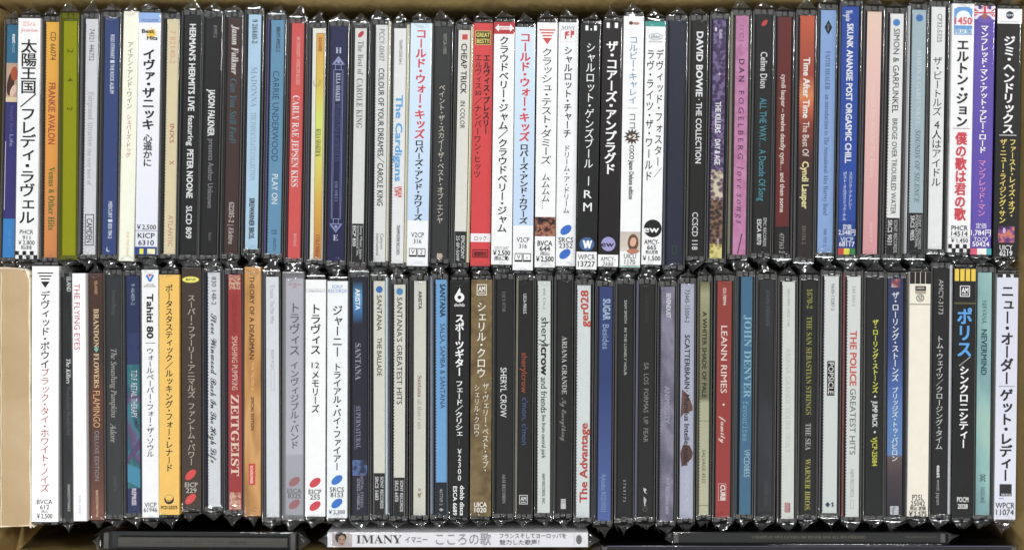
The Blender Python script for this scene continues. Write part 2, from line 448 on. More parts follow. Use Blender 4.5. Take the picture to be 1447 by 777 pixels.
    if ex.get('curl'):
        mb = MB()
        for i in range(13):
            q = -0.5 + i * 0.36; r = 7.2 - 0.25 * i
            for rr, zz in ((r, 0.0019), (r - 2.4, 0.0034)): mb.v.append((fx(-2 + rr * math.cos(q)), fy(118 + rr * 1.25 * math.sin(q)), zz))
        for i in range(12): a_ = 2 * i; mb.f.append((a_, a_ + 1, a_ + 3, a_ + 2))
        mb.build('curled_film', FILME, root, True)
    if not ex.get('nofilm'):
        fm = film_mesh((b - a) / 2 - 0.00005, (d - c) / 2 + 0.0003, ztop + 0.0002, seed)
        fo = fm.build('wrap_film', FILM, root); fo.location = ((a + b) / 2, (c + d) / 2, 0)
        fo.data.materials.append(FILME)
        yy = (d - c) / 2 - 0.0030; nbody = 52 * 14
        for p in fo.data.polygons:
            if abs(p.center.y) > yy + 0.0030 or p.index >= nbody: p.material_index = 1
        for sg in (1, -1):
            cm = crumple((b - a) / 2, sg, (d - c) / 2 + 0.0003, ztop, seed).build('wrap_fold', FILME, fo)
    tag(root, label, cat)
    return root

# ------------------------------------------------------------------ the spines
def I(kind, a, b, c, d, y0, y1, col, label, elems, **ex): return (kind, a, b, c, d, y0, y1, col, label, 'CD case', elems, ex)
def checker(y0, y1, hw, n, rows=2, c='111111'):
    g = []; cw = 2 * hw / n; rh = (y1 - y0) / rows
    for j in range(rows):
        for i in range(n):
            if (i + j) % 2 == 0: x = -hw + i * cw; g.append([(x, y0 + j*rh), (x + cw, y0 + j*rh), (x + cw, y0 + (j+1)*rh), (x, y0 + (j+1)*rh)])
    return P(g, c)
def box_line(y0, y1, hw, c, t=0.8, x=0):
    a, b = x - hw, x + hw
    return P([[(a, y0), (b, y0), (b, y0+t), (a, y0+t)], [(a, y1-t), (b, y1-t), (b, y1), (a, y1)], [(a, y0+t), (a+t, y0+t), (a+t, y1-t), (a, y1-t)], [(b-t, y0+t), (b, y0+t), (b, y1-t), (b-t, y1-t)]], c)
def star(x, y, r, r2, n, c):
    return P([(x + (r if i % 2 == 0 else r2) * math.sin(i * PI / n), y - (r if i % 2 == 0 else r2) * math.cos(i * PI / n)) for i in range(2 * n)], c)
def tri_lines(y, hw, c, gap=4.0, n=4):
    g = []
    for i in range(n - 1):
        k = hw * (1 - i * 0.2); g.append([(-k, y + i * gap), (k, y + i * gap), (k - 1, y + i * gap + 1.8), (-k + 1, y + i * gap + 1.8)])
    yy = y + (n - 1) * gap; k = hw * 0.55
    g.append([(-k, yy), (k, yy), (0, yy + 9)]); return P(g, c)
def ovals(y, c): return E(0, y, 9, 5.2, c, -38)
def keys(y, a='V', b='2'):
    return [B(y - 6, y + 6, '1a1a1a', -11.5, -0.5), B(y - 6, y + 6, '1a1a1a', 0.5, 11.5), B(y - 5, y + 3.5, 'f4f4f4', -10.7, -1.6), B(y - 5, y + 3.5, 'f4f4f4', 1.3, 10.6), H(a, y - 1, 6, '222222', x=-6), H(b, y - 1, 6, '222222', x=6)]
def am_logo(y, c='f0f0f0', x=0, s=1.0, bg='1a1a18'):
    return [box_line(y - 7.5*s, y + 8*s, 7*s, c, 1.1*s, x), H('AM', y - 1, 7*s, c, 'H', 9.5*s, x), B(y + 4*s, y + 5.2*s, c, x - 4.5*s, x + 4.5*s)]
TOP = [
I('J', 9.5, 26, 2, 20, 35, 364, '36307a', 'blue and purple CD case with a face picture, at the upper left end', [
  B(35, 89, '2a6f92'), B(89, 144, 'c9a48c'), E(-2, 118, 5, 17, '4a2c24', 8), E(3, 104, 5, 10, 'b8542f', 0), E(2, 128, 4, 9, 'e8c8b0', 20), B(137, 144, 'e9d2a8'),
  B(309, 364, '2a86cf'), R('east', 48, 61, 5, 'e8eef0', 'H', 2), R('west', 61, 75, 5, '8fb4c6', 's', 2), R('Simply Red', 150, 186, 5, '5a5a8c', 'r', 1), R('Life', 190, 207, 5, '9c9cc0', 's', 1),
  R('9031-71 2', 325, 347, 4, '5fa8dc', 's', 1), P([(-7.6, 200), (-6.6, 200), (-6.6, 297), (-7.6, 297)], 'c9c9dc')], book='4a4a6a'),
I('O', 28, 59, 23, 55, 27, 366, 'f7f6fa', 'white CD case with large black Japanese lettering and checkered foot, by the left end', [
  H('25th', 35, 6, 'e8a896', 'c', 18), H('premium', 43, 6, 'dd8f80', 'c', 24), V('太陽王国／フレディ・ラヴェル', 57, 317, 22, '151515', 'h'),
  H('PHCR', 328, 6, '333333', 's', 19), H('911', 336, 6, '333333', 's', 11), H('￥2,800', 343, 6, '333333', 's', 23), H('税込定価', 350, 4, '444444', 's', 15), checker(355, 366, 15.6, 6, 2)]),
I('J', 65, 82, 60, 80, 31, 364, ramp_mat(((0, 'fdb62e'), (0.45, 'f3a437'), (1, 'dd8845'))), 'orange CD case with red and green English lettering', [
  R('CD 66074', 45, 85, 7.5, '4a3010', 's', 1), R('FRANKIE AVALON', 117, 204, 9.5, 'a8412a', 'h'), R('Venus & Other Hits', 236, 325, 8.5, '4c6f2a', 'b', 1)], teeth=True),
I('J', 92, 110, 89, 108, 31, 361, 'a0a044', 'olive green tinted see-through CD case', [
  R('2', 70, 76, 8, '3c3f12'), R('4', 111, 116, 7, '3c3f12', 'h'), R('2', 152, 157, 7, '3c3f12')], shell=LIME, tray='4a4c10', book='55581a', pt=12, teeth=False),
I('J', 123, 140, 118, 136, 28, 360, 'dcdce0', 'light grey CD case with boxed word at the foot of its spine', [
  R('74321 446752', 42, 87, 7, '55555a'), R('Fairground Attraction', 131, 207, 8, 'a9aeb8', 'r'), R('the very best of', 211, 262, 6, 'a9aeb8', 'r', -1), R('CAMDEN', 309, 343, 8, '2a2a2c'), box_line(303, 347, 6.3, '2a2a2c', 1)], teeth=True, lstrip='5a5a62'),
I('J', 150, 169, 145, 165, 26, 360, '33477f', 'dark blue CD case with tiny white lettering, between light grey and cream ones', [
  R('ROD STEWART ■ THE ROCK ALBUM', 50, 133, 5.5, 'dfe4f0', 'h', 1), R('MERCURY ■ 830 784-2', 285, 337, 5.5, 'dfe4f0', 'h', 1), E(-1, 352, 3, 4, 'c9d4ea', 20), E(0.4, 350.5, 3, 4, '33477f', 20)]),
I('D', 176, 197, 168, 190, 17, 369, 'f3eedb', 'cream card CD cover with thin black and red Japanese lettering', [
  V('アイアン・アンド・ワイン', 60, 155, 8, '4a4a44', 's', 0), V('シェパーズ・ドッグ', 163, 223, 7.5, 'b04440', 's', 0), R('SUB POP 05042', 328, 362, 3.5, 'd9bd8c', 's', 2)]),
I('O', 197, 228, 191, 223, 19, 360, ramp_mat(((0, 'f4f5fc'), (1, 'dfe2f4'))), 'white CD case with a yellow star burst and light blue top band', [
  B(19, 33, '8fb0e2'), H('VOCAL/POPS', 30, 4.5, '46608c', 's', 24), star(3, 48, 9, 4.5, 10, 'f0c838'), H('Best', 45, 5.5, '2a2416', 'H', 18, -2), H('Hits', 54.5, 5.5, '2a2416', 'H', 15, 4),
  V('イヴァ・ザニッキ', 70, 184, 17, '161616', 'H'), V('心遥かに', 190, 236, 12.5, '1c1c1c', 'h'), H('￥2,500', 321, 6.5, '333333', 's', 27), B(326, 326.7, 'a0a0b0'), H('KICP', 333, 7, '2a2a2a', 's', 24), H('6310', 343, 7, '2a2a2a', 's', 22),
  B(349, 360, '23408c'), B(351.5, 359, 'e8e03c', -9, -3.5), B(351.5, 359, 'e9e8b0', 2, 13)]),
I('J', 236, 252, 230, 247, 27, 359, 'e6d7ad', 'beige CD case with widely spaced faded red lettering', [
  R('7 82140-2', 43, 90, 8, 'dca68e'), R('INXS', 175, 202, 6.5, 'b8625a', 's', 1), R('X', 227, 233, 7, 'b8625a', 's', 1), R('ATLANTIC', 304, 348, 6.5, 'cc9480', 's', 1)], teeth=True),
I('J', 261, 284, 254, 277, 22, 361, '1d1d1d', 'black CD case with bold white lettering down its whole spine, upper left', [
  R("HERMAN'S HERMITS LIVE", 34, 157, 8.5, 'f4f4f4', 'H'), R('featuring', 163, 206, 8, 'f4f4f4', 'h'), R('PETER NOONE', 211, 280, 8.5, 'f4f4f4', 'H'), R('SLCD 809', 291, 337, 8, 'f4f4f4', 'h', 0)], lstrip='1a1a1a'),
I('J', 292, 313, 284, 306, 25, 361, '1e1d1f', 'black CD case with condensed white and thin grey lettering, left of the dark brown one', [
  R('81997-2', 37, 54, 5, '8a8a8a', 's', 3), R('JASON FALKNER', 127, 193, 9, 'f2f2f2', 'H', 0), R('presents Author Unknown', 197, 294, 7.5, '8e8e90', 's', 1), R('Elektra', 329, 340, 4, '777777', 's', 2)], teeth=True),
I('J', 323, 342, 317, 336, 26, 360, '46302b', 'dark brown CD case with white and teal decorative lettering', [
  R('Jason Falkner', 36, 106, 9.5, 'f0e8e2', 'I', 1), R('Can You Still Feel?', 112, 203, 9, '3f6f78', 'I', 0), R('62205-2 | Elektra', 286, 345, 7, 'c8beb8', 'I', 0)], teeth=True),
I('J', 352, 369, 346, 364, 21, 352, 'b3d4ec', 'pale sky blue CD case with very faint lettering and a bold black foot line', [
  R('9 26440-2', 28, 62, 7, '2a3036', 'b', 0), R('MADONNA', 95, 152, 8.5, '8ea8bc', 'r'), R('THE IMMACULATE COLLECTION', 159, 255, 7.5, '9ab2c4', 'r'), R('SIRE/WARNER BROS.', 280, 338, 7, '22262a', 'H')], book='1c2438'),
I('J', 383, 401, 376, 396, 28, 359, '6497b9', 'steel blue CD case with thin navy and white capitals', [
  R('88697-49922-2', 38, 73, 5.5, '1e2c3a', 'h', 1), R('CARRIE UNDERWOOD', 100, 228, 9, '2d5674', 's', -1), R('PLAY ON', 246, 288, 8.5, 'e4eef4', 's'), R('19', 324, 331, 7, '3a5f7a', 'r', 0), R('ARISTA', 336, 354, 4, '3a5f7a', 's', 1)], book='564f86'),
I('J', 413, 429, 406, 424, 33, 365, 'dc5450', 'coral red CD case with tall thin white capitals', [
  R('604 / SCHOOLBOY / INTERSCOPE RECORDS', 52, 120, 5, 'f3b8b2', 's', 1), R('CARLY RAE JEPSEN KISS', 135, 264, 9.5, 'fbe4e0', 'r', -1), R('B0017454-02', 330, 348, 4, 'f3b8b2', 's', 1)], tray='6a2c30', book='4a2028'),
I('J', 443, 460, 438, 456, 41, 367, 'f0ecdc', 'CD case with yellow to lime gradient strip on a cream spine', [
  M(48, 366, ramp_mat(((0, 'eaa637'), (0.22, 'e9c84a'), (0.38, 'dfe86a'), (0.55, 'e6e060'), (0.75, 'e2b23c'), (1, 'cf7f38'))), -3.6, 7.6),
  box_line(48, 366, 5.6, '4a3c20', 0.5, 2), R('KULA SHAKER', 54, 74, 5, '9c3a20', 'h', 2), R('KULA SHAKER K', 183, 222, 6.5, '3a3a28', 'r', 1), R('COLUMBIA', 332, 363, 6, '9a4a24', 'r', 2)], book='4a4a60', curl=True),
I('J', 468, 491, 462, 486, 38, 369, '22244e', 'navy blue CD case with an outlined double-headed arrow', [
  H('H', 72, 8, 'c9cce4', 'r'), P([[(0, 80), (9, 92), (6, 92), (0, 84.2), (-6, 92), (-9, 92)], [(-9, 91), (9, 91), (9, 92.4), (-9, 92.4)]], '9aa0cc'), E(0, 88, 2.4, 2.4, '9aa0cc'),
  P([[(-4.5, 92), (-3.6, 92), (-3.6, 99), (-4.5, 99)], [(3.6, 92), (4.5, 92), (4.5, 99), (3.6, 99)], [(-7, 99), (7, 99), (7, 100), (-7, 100)], [(-7, 99), (-6.2, 99), (-6.2, 310), (-7, 310)], [(6.2, 99), (7, 99), (7, 310), (6.2, 310)], [(-5, 102), (-4.6, 102), (-4.6, 308), (-5, 308)], [(4.6, 102), (5, 102), (5, 308), (4.6, 308)], [(-7, 309), (7, 309), (7, 310), (-7, 310)], [(-4, 310), (-3, 310), (-3, 316), (-4, 316)], [(3, 310), (4, 310), (4, 316), (3, 316)], [(-9, 316), (9, 316), (9, 317.4), (-9, 317.4)], [(-9, 317), (-6, 317), (0, 325), (6, 317), (9, 317), (0, 329)]], '8a90c0'), E(0, 320.5, 2.2, 2.2, '9aa0cc'),
  R('KULA SHAKER', 104, 144, 6, 'c9cce4', 'b', 0), R('PEASANTS PIGS & ASTRONAUTS', 148, 228, 6, '4a4e88', 'r', 0), R('COL SMCI 2', 257, 285, 4, '8a90c0', 'r', 0), H('E', 336, 8, 'c9cce4', 'r')]),
I('J', 502, 518, 496, 513, 40, 371, 'e2e2de', 'off-white CD case with red oval and grey serif lettering, black lower end', [
  B(316, 371, '202020'), E(0, 48.5, 5.4, 3, 'c8343c', -50), R('The Best of', 58, 106, 8, '77777c', 'r'), R('CAROLE KING', 111, 181, 8.5, '77777c', 'r', -0.5),
  R('Sony Music Japan', 319, 366, 3.6, 'cfcfcf', 's', 5), R('International Inc.', 319, 362, 3.6, 'cfcfcf', 's', 0.6), R('EICP 850', 319, 348, 4.6, 'e8e8e8', 'h', -4.6)]),
I('J', 532, 548, 527, 545, 36, 370, 'e6e6e4', 'white CD case with cream right edge and bold dark capitals', [
  R('PCCY-00437', 42, 87, 7.5, '6a6a6a'), R('COLOUR OF YOUR DREAMES／CAROLE KING', 97, 291, 8, '2c2c2e', 'h'), R('Canyon', 330, 352, 4.5, '77777a', 's', 3.5), R('International', 330, 361, 4.5, '77777a', 's', -2.5)], strip='e6e2cc', book='201c30', teeth=True),
I('J', 557, 575, 553, 570, 41, 372, 'eeeff1', 'white CD case with fat light blue rounded lettering', [
  R('TRAMPOLENE 064-2', 57, 92, 4.5, '44444a', 's', 1), R('The Cardigans', 135, 257, 9.5, '59abe4', 'H'), B(264, 279, 'd43c34', 0, 5), R('LIFE', 265, 278, 5.5, 'd43c34', 'H', -2), R('LIFE', 265, 278, 4, 'f6d0cc', 'H', 2.6), R('TRAMPOLENE RECORDS', 318, 360, 4.5, '3a3a3e', 's', 1)], strip='e4dfba', book='3c3c58'),
I('O', 580, 612, 575, 604, 34, 376, 'e9ecf4', 'pale blue CD case with red and black Japanese lettering, beside the charcoal one', [
  M(34.2, 312, ramp_mat(((0, 'cfe2f6'), (1, 'bcd2ec')))), V('コールド・ウォー・キッズ', 42, 197, 15, 'd02c3c', 'H'), V('ロバーズ・アンド・カワーズ', 198, 312, 12, '1a1a1c', 'H'), H('V2CP', 332, 6.5, '333333', 's', 18), H('316', 341, 6, '333333', 's', 11)] + keys(357)),
I('J', 615, 637, 609, 632, 38, 366, '343434', 'charcoal CD case with thin pale Japanese lettering', [
  R('WPCR-1900', 47, 76, 5, '9a9a90', 's', 3), V('ペイント・ザ・スカイ～ザ・ベスト・オブ・エンヤ', 119, 316, 9, 'cfc9b6', 's', 0), B(358, 366, 'cdb9a2', -3.5, 4)], teeth=True),
I('J', 648, 665, 642, 658, 43, 372, 'e8e4da', 'cream white CD case with red square and black capitals, black lower end', [
  B(327, 372, '232323'), B(49, 56.5, 'd8443c', -3, 4.5), R('CHEAP TRICK', 62, 133, 8, '262626', 'h'), R('IN COLOR', 143, 182, 6.5, '3a3a3a', 's', -0.5), R('EPIC/SONY', 333, 366, 5, 'dddddd', 'h', 3.4), R('25·8P-5097', 333, 369, 4.6, 'dddddd', 's', -3.6)], strip='e9e0b8'),
I('O', 669, 697, 664, 693, 33, 376, 'd23a3c', 'bright red CD case with a gold badge and two lines of Japanese lettering', [
  B(44, 64, '20240f', -11, 11), box_line(44, 64, 11, 'c9b458', 1), H('GREAT', 50, 6, 'd8c860', 'H', 19), H('BEST!!', 58.5, 6, 'd8c860', 'H', 18), V('エルヴィス・プレスリー', 77, 190, 9.5, '281012', 'H', 5.5), V('エルヴィス', 77, 127, 10, '4a1216', 's', -6), H('30', 132, 6.5, '4a1216', 's', 9.5, -6), V('／ナンバーワン・ヒッツ', 138, 252, 10, '4a1216', 's', -6),
  B(330, 342, 'efe6e8'), H('ロック', 337, 5.5, '444444', 's', 17), box_line(352.5, 364, 11, '5a1014', 0.9), H('期間限定', 359, 5, '4a1014', 'h', 18)]),
I('O', 698, 728, 694, 723, 33, 374, 'f5f5fa', 'white CD case topped by a red band with a white double arrow', [
  B(33.2, 50, 'b92a30'), P([[(-13, 41.5), (-8, 36), (-8, 39), (8, 39), (8, 36), (13, 41.5), (8, 47), (8, 44), (-8, 44), (-8, 47)]], 'f4f0f0'), H('QUATTRO', 41.6, 3, 'b92a30', 'h', 14),
  V('クラウドベリー・ジャム／クラウドベリー・ジャム', 53, 329, 13.5, '171717', 'h'), H('QTCY-2057', 351, 4.5, '8c8c92', 's', 20), H('￥2,500', 357.5, 6.5, '222222', 'h', 24), H('(税込ご購)', 365, 4.5, '333333', 'h', 20)]),
I('O', 728, 757, 724, 753, 40, 382, 'eceff8', 'pale blue and red lettered CD case right beside the white one topped with red', [
  M(40.2, 319, ramp_mat(((0, 'cfe2f6'), (1, 'bcd2ec')))), V('コールド・ウォー・キッズ', 48, 201, 15, 'd02c3c', 'H'), V('ロバーズ・アンド・カワーズ', 204, 317, 12, '1a1a1c', 'H'), H('V2CP', 339, 6.5, '333333', 's', 18), H('316', 348, 6, '333333', 's', 11)] + keys(364, 'V', '-')),
I('O', 759, 788, 755, 784, 33, 378, 'f0f2f8', 'white CD case with striped red triangle and a small crowd picture', [
  tri_lines(43, 12, 'd0433c'), V('クラッシュ・テスト・ダミーズ', 69, 233, 15, '1c1c1e', 's'), V('ムムムム…', 246, 296, 12, '1c1c1e', 's'),
  M(307, 334, blotch_mat(('140e0c', '3c1c18', '8a5040', 'b07858', '2a1816'), 330), None, None), H('BVCA', 344, 7, '222222', 'h', 21), H('644', 351.5, 6.5, '222222', 'h', 15), H('(税込)', 358.5, 4, '444444', 's', 13), H('￥2,500', 366, 7, '222222', 'h', 25)]),
I('O', 789, 818, 785, 813, 32, 376, 'ebedf6', 'white CD case with two blue ovals and thin brush style Japanese lettering', [
  H('SONY', 40, 5, '8a8a92', 'b', 19), box_line(43, 60, 11, 'd9c0c8', 0.5), P([[(-3, 45), (1, 45), (1, 47), (-1, 47), (-1, 49), (1, 49), (1, 51), (-3, 51), (-3, 56), (-5, 56), (-5, 46)], [(3, 44), (8, 44), (8, 50), (5, 50), (5, 54), (3, 54)]], 'd0404c'),
  V('シャルロット・チャーチ', 66, 195, 11.5, '242426', 'h'), V('ドリーム・ア・ドリーム', 205, 302, 9, '3a3a3e', 's'), E(0, 325, 9, 5.6, '2b66c4', -38), H('SRCS', 339, 7, '333333', 's', 21), H('2352', 347, 7, '333333', 's', 19), E(-1, 359, 9, 5.6, '2b66c4', -38)]),
I('O', 820, 850, 814, 842, 36, 381, '161616', 'black CD case with three large upright Latin letters under Japanese ones', [
  P([[(-8, 38), (-4, 38), (-4, 45), (-8, 45)], [(4, 38), (8, 38), (8, 45), (4, 45)]], 'f2f2f2'), P([[(-0.8, 42), (1, 42), (1, 45), (-0.8, 45)]], 'f2f2f2'), V('シャルロット・ゲンズブール', 62, 239, 13, 'ececec', 's'), B(250, 263, 'ececec', 0, 1.4), H('R', 275, 11, 'ececec', 's', 11), H('M', 293, 12, 'ececec', 's', 12),
  E(0, 345, 10.5, 9.5, '3a6494'), P([[(-6, 340), (-3, 340), (-1.5, 345), (0, 340), (3, 340), (4, 345), (5, 340), (7.5, 340), (4.5, 351), (2, 351), (0.8, 347), (-0.5, 351), (-3, 351)]], 'eef2f6'), B(356, 380.8, 'f0f0f0'), H('WPCR', 363.5, 7.5, '222222', 's', 24), H('13727', 373, 7.5, '222222', 'h', 24)]),
I('O', 851, 880, 844, 873, 32, 377, '1a1214', 'black CD case with bold white Japanese lettering and a lilac disc near its foot', [
  P([[(-8.5, 33.5), (-4, 33.5), (-4, 41), (-8.5, 41)], [(3, 33.5), (7.5, 33.5), (7.5, 41), (3, 41)]], 'f2f2f2'), V('ザ・コアーズ・アンプラグド', 59, 247, 16, 'f4f4f4', 'H'), E(0, 345, 10, 10, '9c98cc'), H('ew', 345, 8, '1c1624', 'h', 18, -1), B(360, 376.8, 'f0f0f2'), H('AMCY-', 366, 6, '333333', 's', 21), H('7120', 373, 5.5, '333333', 's', 15)]),
I('O', 881, 910, 875, 904, 24, 378, 'f4f5fa', 'white CD case with brown starburst and a small portrait near its foot', [
  E(-4, 34, 3, 2.6, '5a3c34'), E(3, 34.5, 5, 2, 'b08878'), V('コルビー・キャレイ', 52, 148, 12, '5f86a4', 's'), B(153.5, 154.2, 'a0a4a8', -7, 7), V('ココ', 160, 184, 10, '66666a', 's'), star(0, 194, 12, 7, 12, '4a3a30'), H('+2', 194, 6, 'f0e8e0', 'H', 12), R('COCO Japan Deluxe edition', 206, 282, 6.5, '3a3a3c', 'h', 0),
  M(328, 355, blotch_mat(('b0a49a', 'c8bcae', 'd8d2c8'), 60)), E(4, 343, 7.5, 12, '6a4a38', 0), E(4, 342, 4.4, 6.5, 'd8a88c', 10), E(4, 355, 8.5, 3.5, 'b8795e', 0), H('UICU', 362, 6.5, '77777a', 's', 17), H('1170', 370, 6.5, '77777a', 's', 15), B(375.5, 377.8, 'a8d0c4')]),
I('O', 912, 941, 906, 934, 31, 374, 'f2f4f9', 'white CD case with teal top band and a black disc near its foot', [
  B(31.2, 38.5, '2f968c'), E(0, 53, 10, 5, 'aab0b4'), E(0, 53, 8.8, 4, 'e9ebee'), H('disc', 52.5, 5.5, '9aa0a4', 'H', 14), H('DIGITAL AUDIO', 60, 2, '888c90', 's', 19), V('デヴィッド・フォスター／', 70, 252, 11, '1c1c1e', 's', 6.5), V('ラヴ・ライツ・ザ・ワールド', 70, 257, 11, '1c1c1e', 's', -6.5),
  E(1, 323, 12.5, 12.5, '161616'), H('ew', 324, 9, 'f4f4f4', 'h', 22, -1), H('AMCY-', 342, 6.5, '2a2a2c', 's', 21), H('665', 349.5, 6.5, '2a2a2c', 's', 13), H('税込定価', 356.5, 4, '333333', 's', 17), H('￥1,500', 365, 6.5, '333333', 's', 25)]),
I('J', 947, 968, 941, 964, 30, 375, '262b3e', 'plain dark slate blue CD case with nearly no lettering', [box_line(347, 359, 3, '2f5a3c', 0.6), R('FOSTER', 110, 150, 6, '2e3448', 's')], teeth=True, tray='23263a', lstrip='3c4058'),
I('J', 979, 998, 974, 993, 30, 362, '1c1b19', 'black CD case with bold white capitals, between slate blue and purple ones', [
  R('DAVID BOWIE', 45, 137, 9, 'f4f4f4', 'H', 1), R('· THE COLLECTION', 140, 231, 8, 'f0f0f0', 'h', 1), R('CCSCD 118', 300, 353, 8, 'e6e6e6', 's', -2)], tray='24231f', lstrip='3a3832'),
I('J', 1008, 1026, 1002, 1020, 28, 365, blotch_mat(('3c2c54', '54406e', '7a6494'), 520, 1, 'cells'), 'purple CD case covered in a pattern of round bubbles', [
  M(240, 283, blotch_mat(('6a5468', 'b0a08c', 'd8ccb4'), 420, 1, 'cells')), M(283, 345, blotch_mat(('3a2a24', '6a4c3c', '8a6c58'), 480, 1, 'cells')), M(345, 365, blotch_mat(('a08c40', 'cdbc64', 'e0d488'), 480, 1, 'cells')),
  R('ISLAND', 42, 55, 4, 'e0d8ec', 'h', 2), E(-5, 42, 1.5, 3, 'e8e0f0'), star(1, 105, 4, 1, 4, 'cfc0e0'), R('THE KILLERS', 144, 188, 7.5, 'f0ecf4', 'H', 0), R('DAY & AGE', 197, 233, 7.5, 'f0ecf4', 'H', 0), R('B0012', 338, 350, 3, 'e0d8c8', 's', 3)], book='4a3a7a'),
I('J', 1040, 1058, 1035, 1053, 23, 360, blotch_mat(('b8709c', 'c880ac', 'd08cb6'), 200), 'pink CD case with widely spaced dark capitals', [
  R('EK 67 1 ~', 35, 66, 6, '9c5c86', 'i', -1), R('D A N', 84, 116, 7.5, '4c2848', 'h', 0), R('F O G E L B E R G', 129, 225, 7.5, '5c3258', 's', 0), R('l o v e  s o n g s', 236, 316, 8.5, '5c3258', 'i', 0), P([[(3, 330), (4.6, 331), (-1, 358), (-3, 359)]], '6c3a5e')], book='5c5240', lstrip='86826a', tray='4a4640'),
I('J', 1070, 1091, 1064, 1086, 22, 358, '1f1e1e', 'black CD case with a small red oval, white and teal condensed lettering', [
  E(0, 33, 5.4, 3, 'cc4038', -50), R('Celine Dion', 74, 125, 9.5, 'ececec', 's', 0), R('ALL THE WAY… A Decade Of Song', 139, 284, 9.5, '4a94a4', 's', 0), R('EPIC RECORDS', 308, 348, 4.5, 'cccccc', 's', 5), R('ESCA 8070', 310, 346, 6, 'e4e4e4', 'h', -3)], lstrip='303034'),
I('J', 1100, 1119, 1095, 1115, 24, 360, '6a2422', 'dark red CD case with white lowercase lettering and a black foot', [
  B(320, 360, '1e1c1c'), R('cyndi lauper – twelve deadly cyns… and then some', 105, 300, 6.5, 'e6d6cc', 'h', 0), R('477363 2', 329, 358, 6.5, 'a8a4a0', 's', 0)], teeth=True),
I('J', 1131, 1152, 1127, 1147, 22, 365, ramp_mat(((0, 'cc5a34'), (0.12, 'b84e30'), (0.24, 'a83c2c'), (0.33, 'e08a50'), (0.36, 'd86a3c'), (0.45, '8a3426'), (0.58, '4c2620'), (0.7, '2c2422'), (1, '2a211e'))), 'orange fading to dark brown CD case with bold white and yellow lettering', [
  R('Time After Time', 81, 167, 9, 'f6ece4', 'H', 0), R('The Best Of', 172, 221, 9, 'ece0d4', 's', 0), R('Cyndi Lauper', 228, 295, 9, 'e8dc9c', 'H', 0), R('501156 2', 319, 345, 5.5, '86766c', 's', -1)], teeth=True),
I('J', 1161, 1183, 1156, 1177, 14, 357, '8aabde', 'periwinkle blue CD case with a small black diamond', [
  P([(0, 28), (5.5, 38.5), (0, 49), (-5.5, 38.5)], '16181c'), R('Verve', 34, 43, 3, '8c98b0', 'I'), R('FAITH HEALER - an introduction to The Sensational Alex Harvey Band', 72, 304, 6.5, '4c6490', 'r', 0), R('586 193 2', 323, 348, 4.5, '4c6490', 'r', 0)], book='26304a'),
I('J', 1190, 1213, 1183, 1208, 10, 360, '1c4aa8', 'royal blue CD case with white capitals and a red, yellow and green foot', [
  R('Virgin', 15, 31, 11, 'eef0f6', 'c', -1), R('SKUNK ANANSIE POST ORGASMIC CHILL', 34, 231, 8.5, 'f2f4f8', 'H', 0), V('スカンク・アナンシー', 243, 297, 5.5, 'd0d8ec', 'h', 4), V('ポスト・オルガスミック・チル', 243, 312, 5.5, 'd0d8ec', 'h', -4), B(313, 359.8, '17429a'),
  H('定価', 321, 5.5, 'f0f0f4', 'h', 12), H('2,548円', 328.5, 6.5, 'f0f0f4', 'h', 24), B(333, 333.5, '8aa4d8'), H('VJCP', 338.5, 6.5, 'e8ecf4', 's', 18), H('68117', 345, 6.5, 'f0f0f4', 'h', 22), B(351, 359.8, 'd43c38', -12, -4), B(351, 359.8, 'ece43c', -4, 4), B(351, 359.8, '3c8c4c', 4, 12)], strip='1a1a1a'),
I('J', 1226, 1246, 1219, 1239, 17, 359, ramp_mat(((0, 'f0d0bc'), (0.35, 'eec2bc'), (1, 'e09a9e'))), 'salmon pink CD case with washed-out white lettering', [
  R('Songs in The Attic for The Lovers', 118, 250, 6.5, 'f2cec8', 'r', 1), R('88697', 314, 342, 4, 'f0c0bc', 's', 1)], teeth=False),
I('J', 1258, 1277, 1251, 1270, 20, 360, 'ececea', 'white CD case with blue dot and black capitals, black foot, in the upper right part', [
  B(308, 360, '222120'), E(-0.5, 32.5, 5, 5, '3f86cc'), R('SIMON & GARFUNKEL', 41, 160, 8.5, '2c2c2c', 's', 0), R('BRIDGE OVER TROUBLED WATER', 168, 303, 7, '363636', 's', 0), R('SONY RECORDS', 311, 357, 5, 'c8c8c8', 's', 4), R('SRCS 9031', 311, 346, 6, 'dddddd', 'h', -4)]),
I('J', 1288, 1308, 1282, 1302, 15, 360, 'a9bec6', 'grey blue CD case with blue dot and pale italic lettering', [
  B(301, 360, '1f1f1f'), E(0.5, 26.5, 5, 5, '3676c0'), R('SIMON & GARFUNKEL', 72, 178, 6.5, 'c6d6dc', 'b', 1), R('SOUNDS OF SILENCE', 184, 287, 7, '6c7f86', 'I', 1), R('SONY RECORDS', 304, 352, 4, 'c8c8c8', 's', 6), R('INTERNATIONAL', 304, 350, 4, 'c8c8c8', 's', 1.5), R('SRCS 9855', 305, 340, 5.5, 'dddddd', 'h', -4.5)], lstrip='d0d4d8'),
I('J', 1317, 1336, 1311, 1331, 10, 352, 'fbfcff', 'white CD case with black Japanese lettering and a bare lower half', [
  R('CP32-5325', 20, 60, 6.5, '5a5a5e', 's', 2), V('ザ・ビートルズ', 80, 164, 13, '2c2c2e', 's'), V('4人はアイドル', 170, 264, 13.5, '242426', 's')]),
I('O', 1343, 1375, 1337, 1368, 7, 357, 'f5f4f4', 'white CD case with blue arch, red lower lettering and checkered foot', [
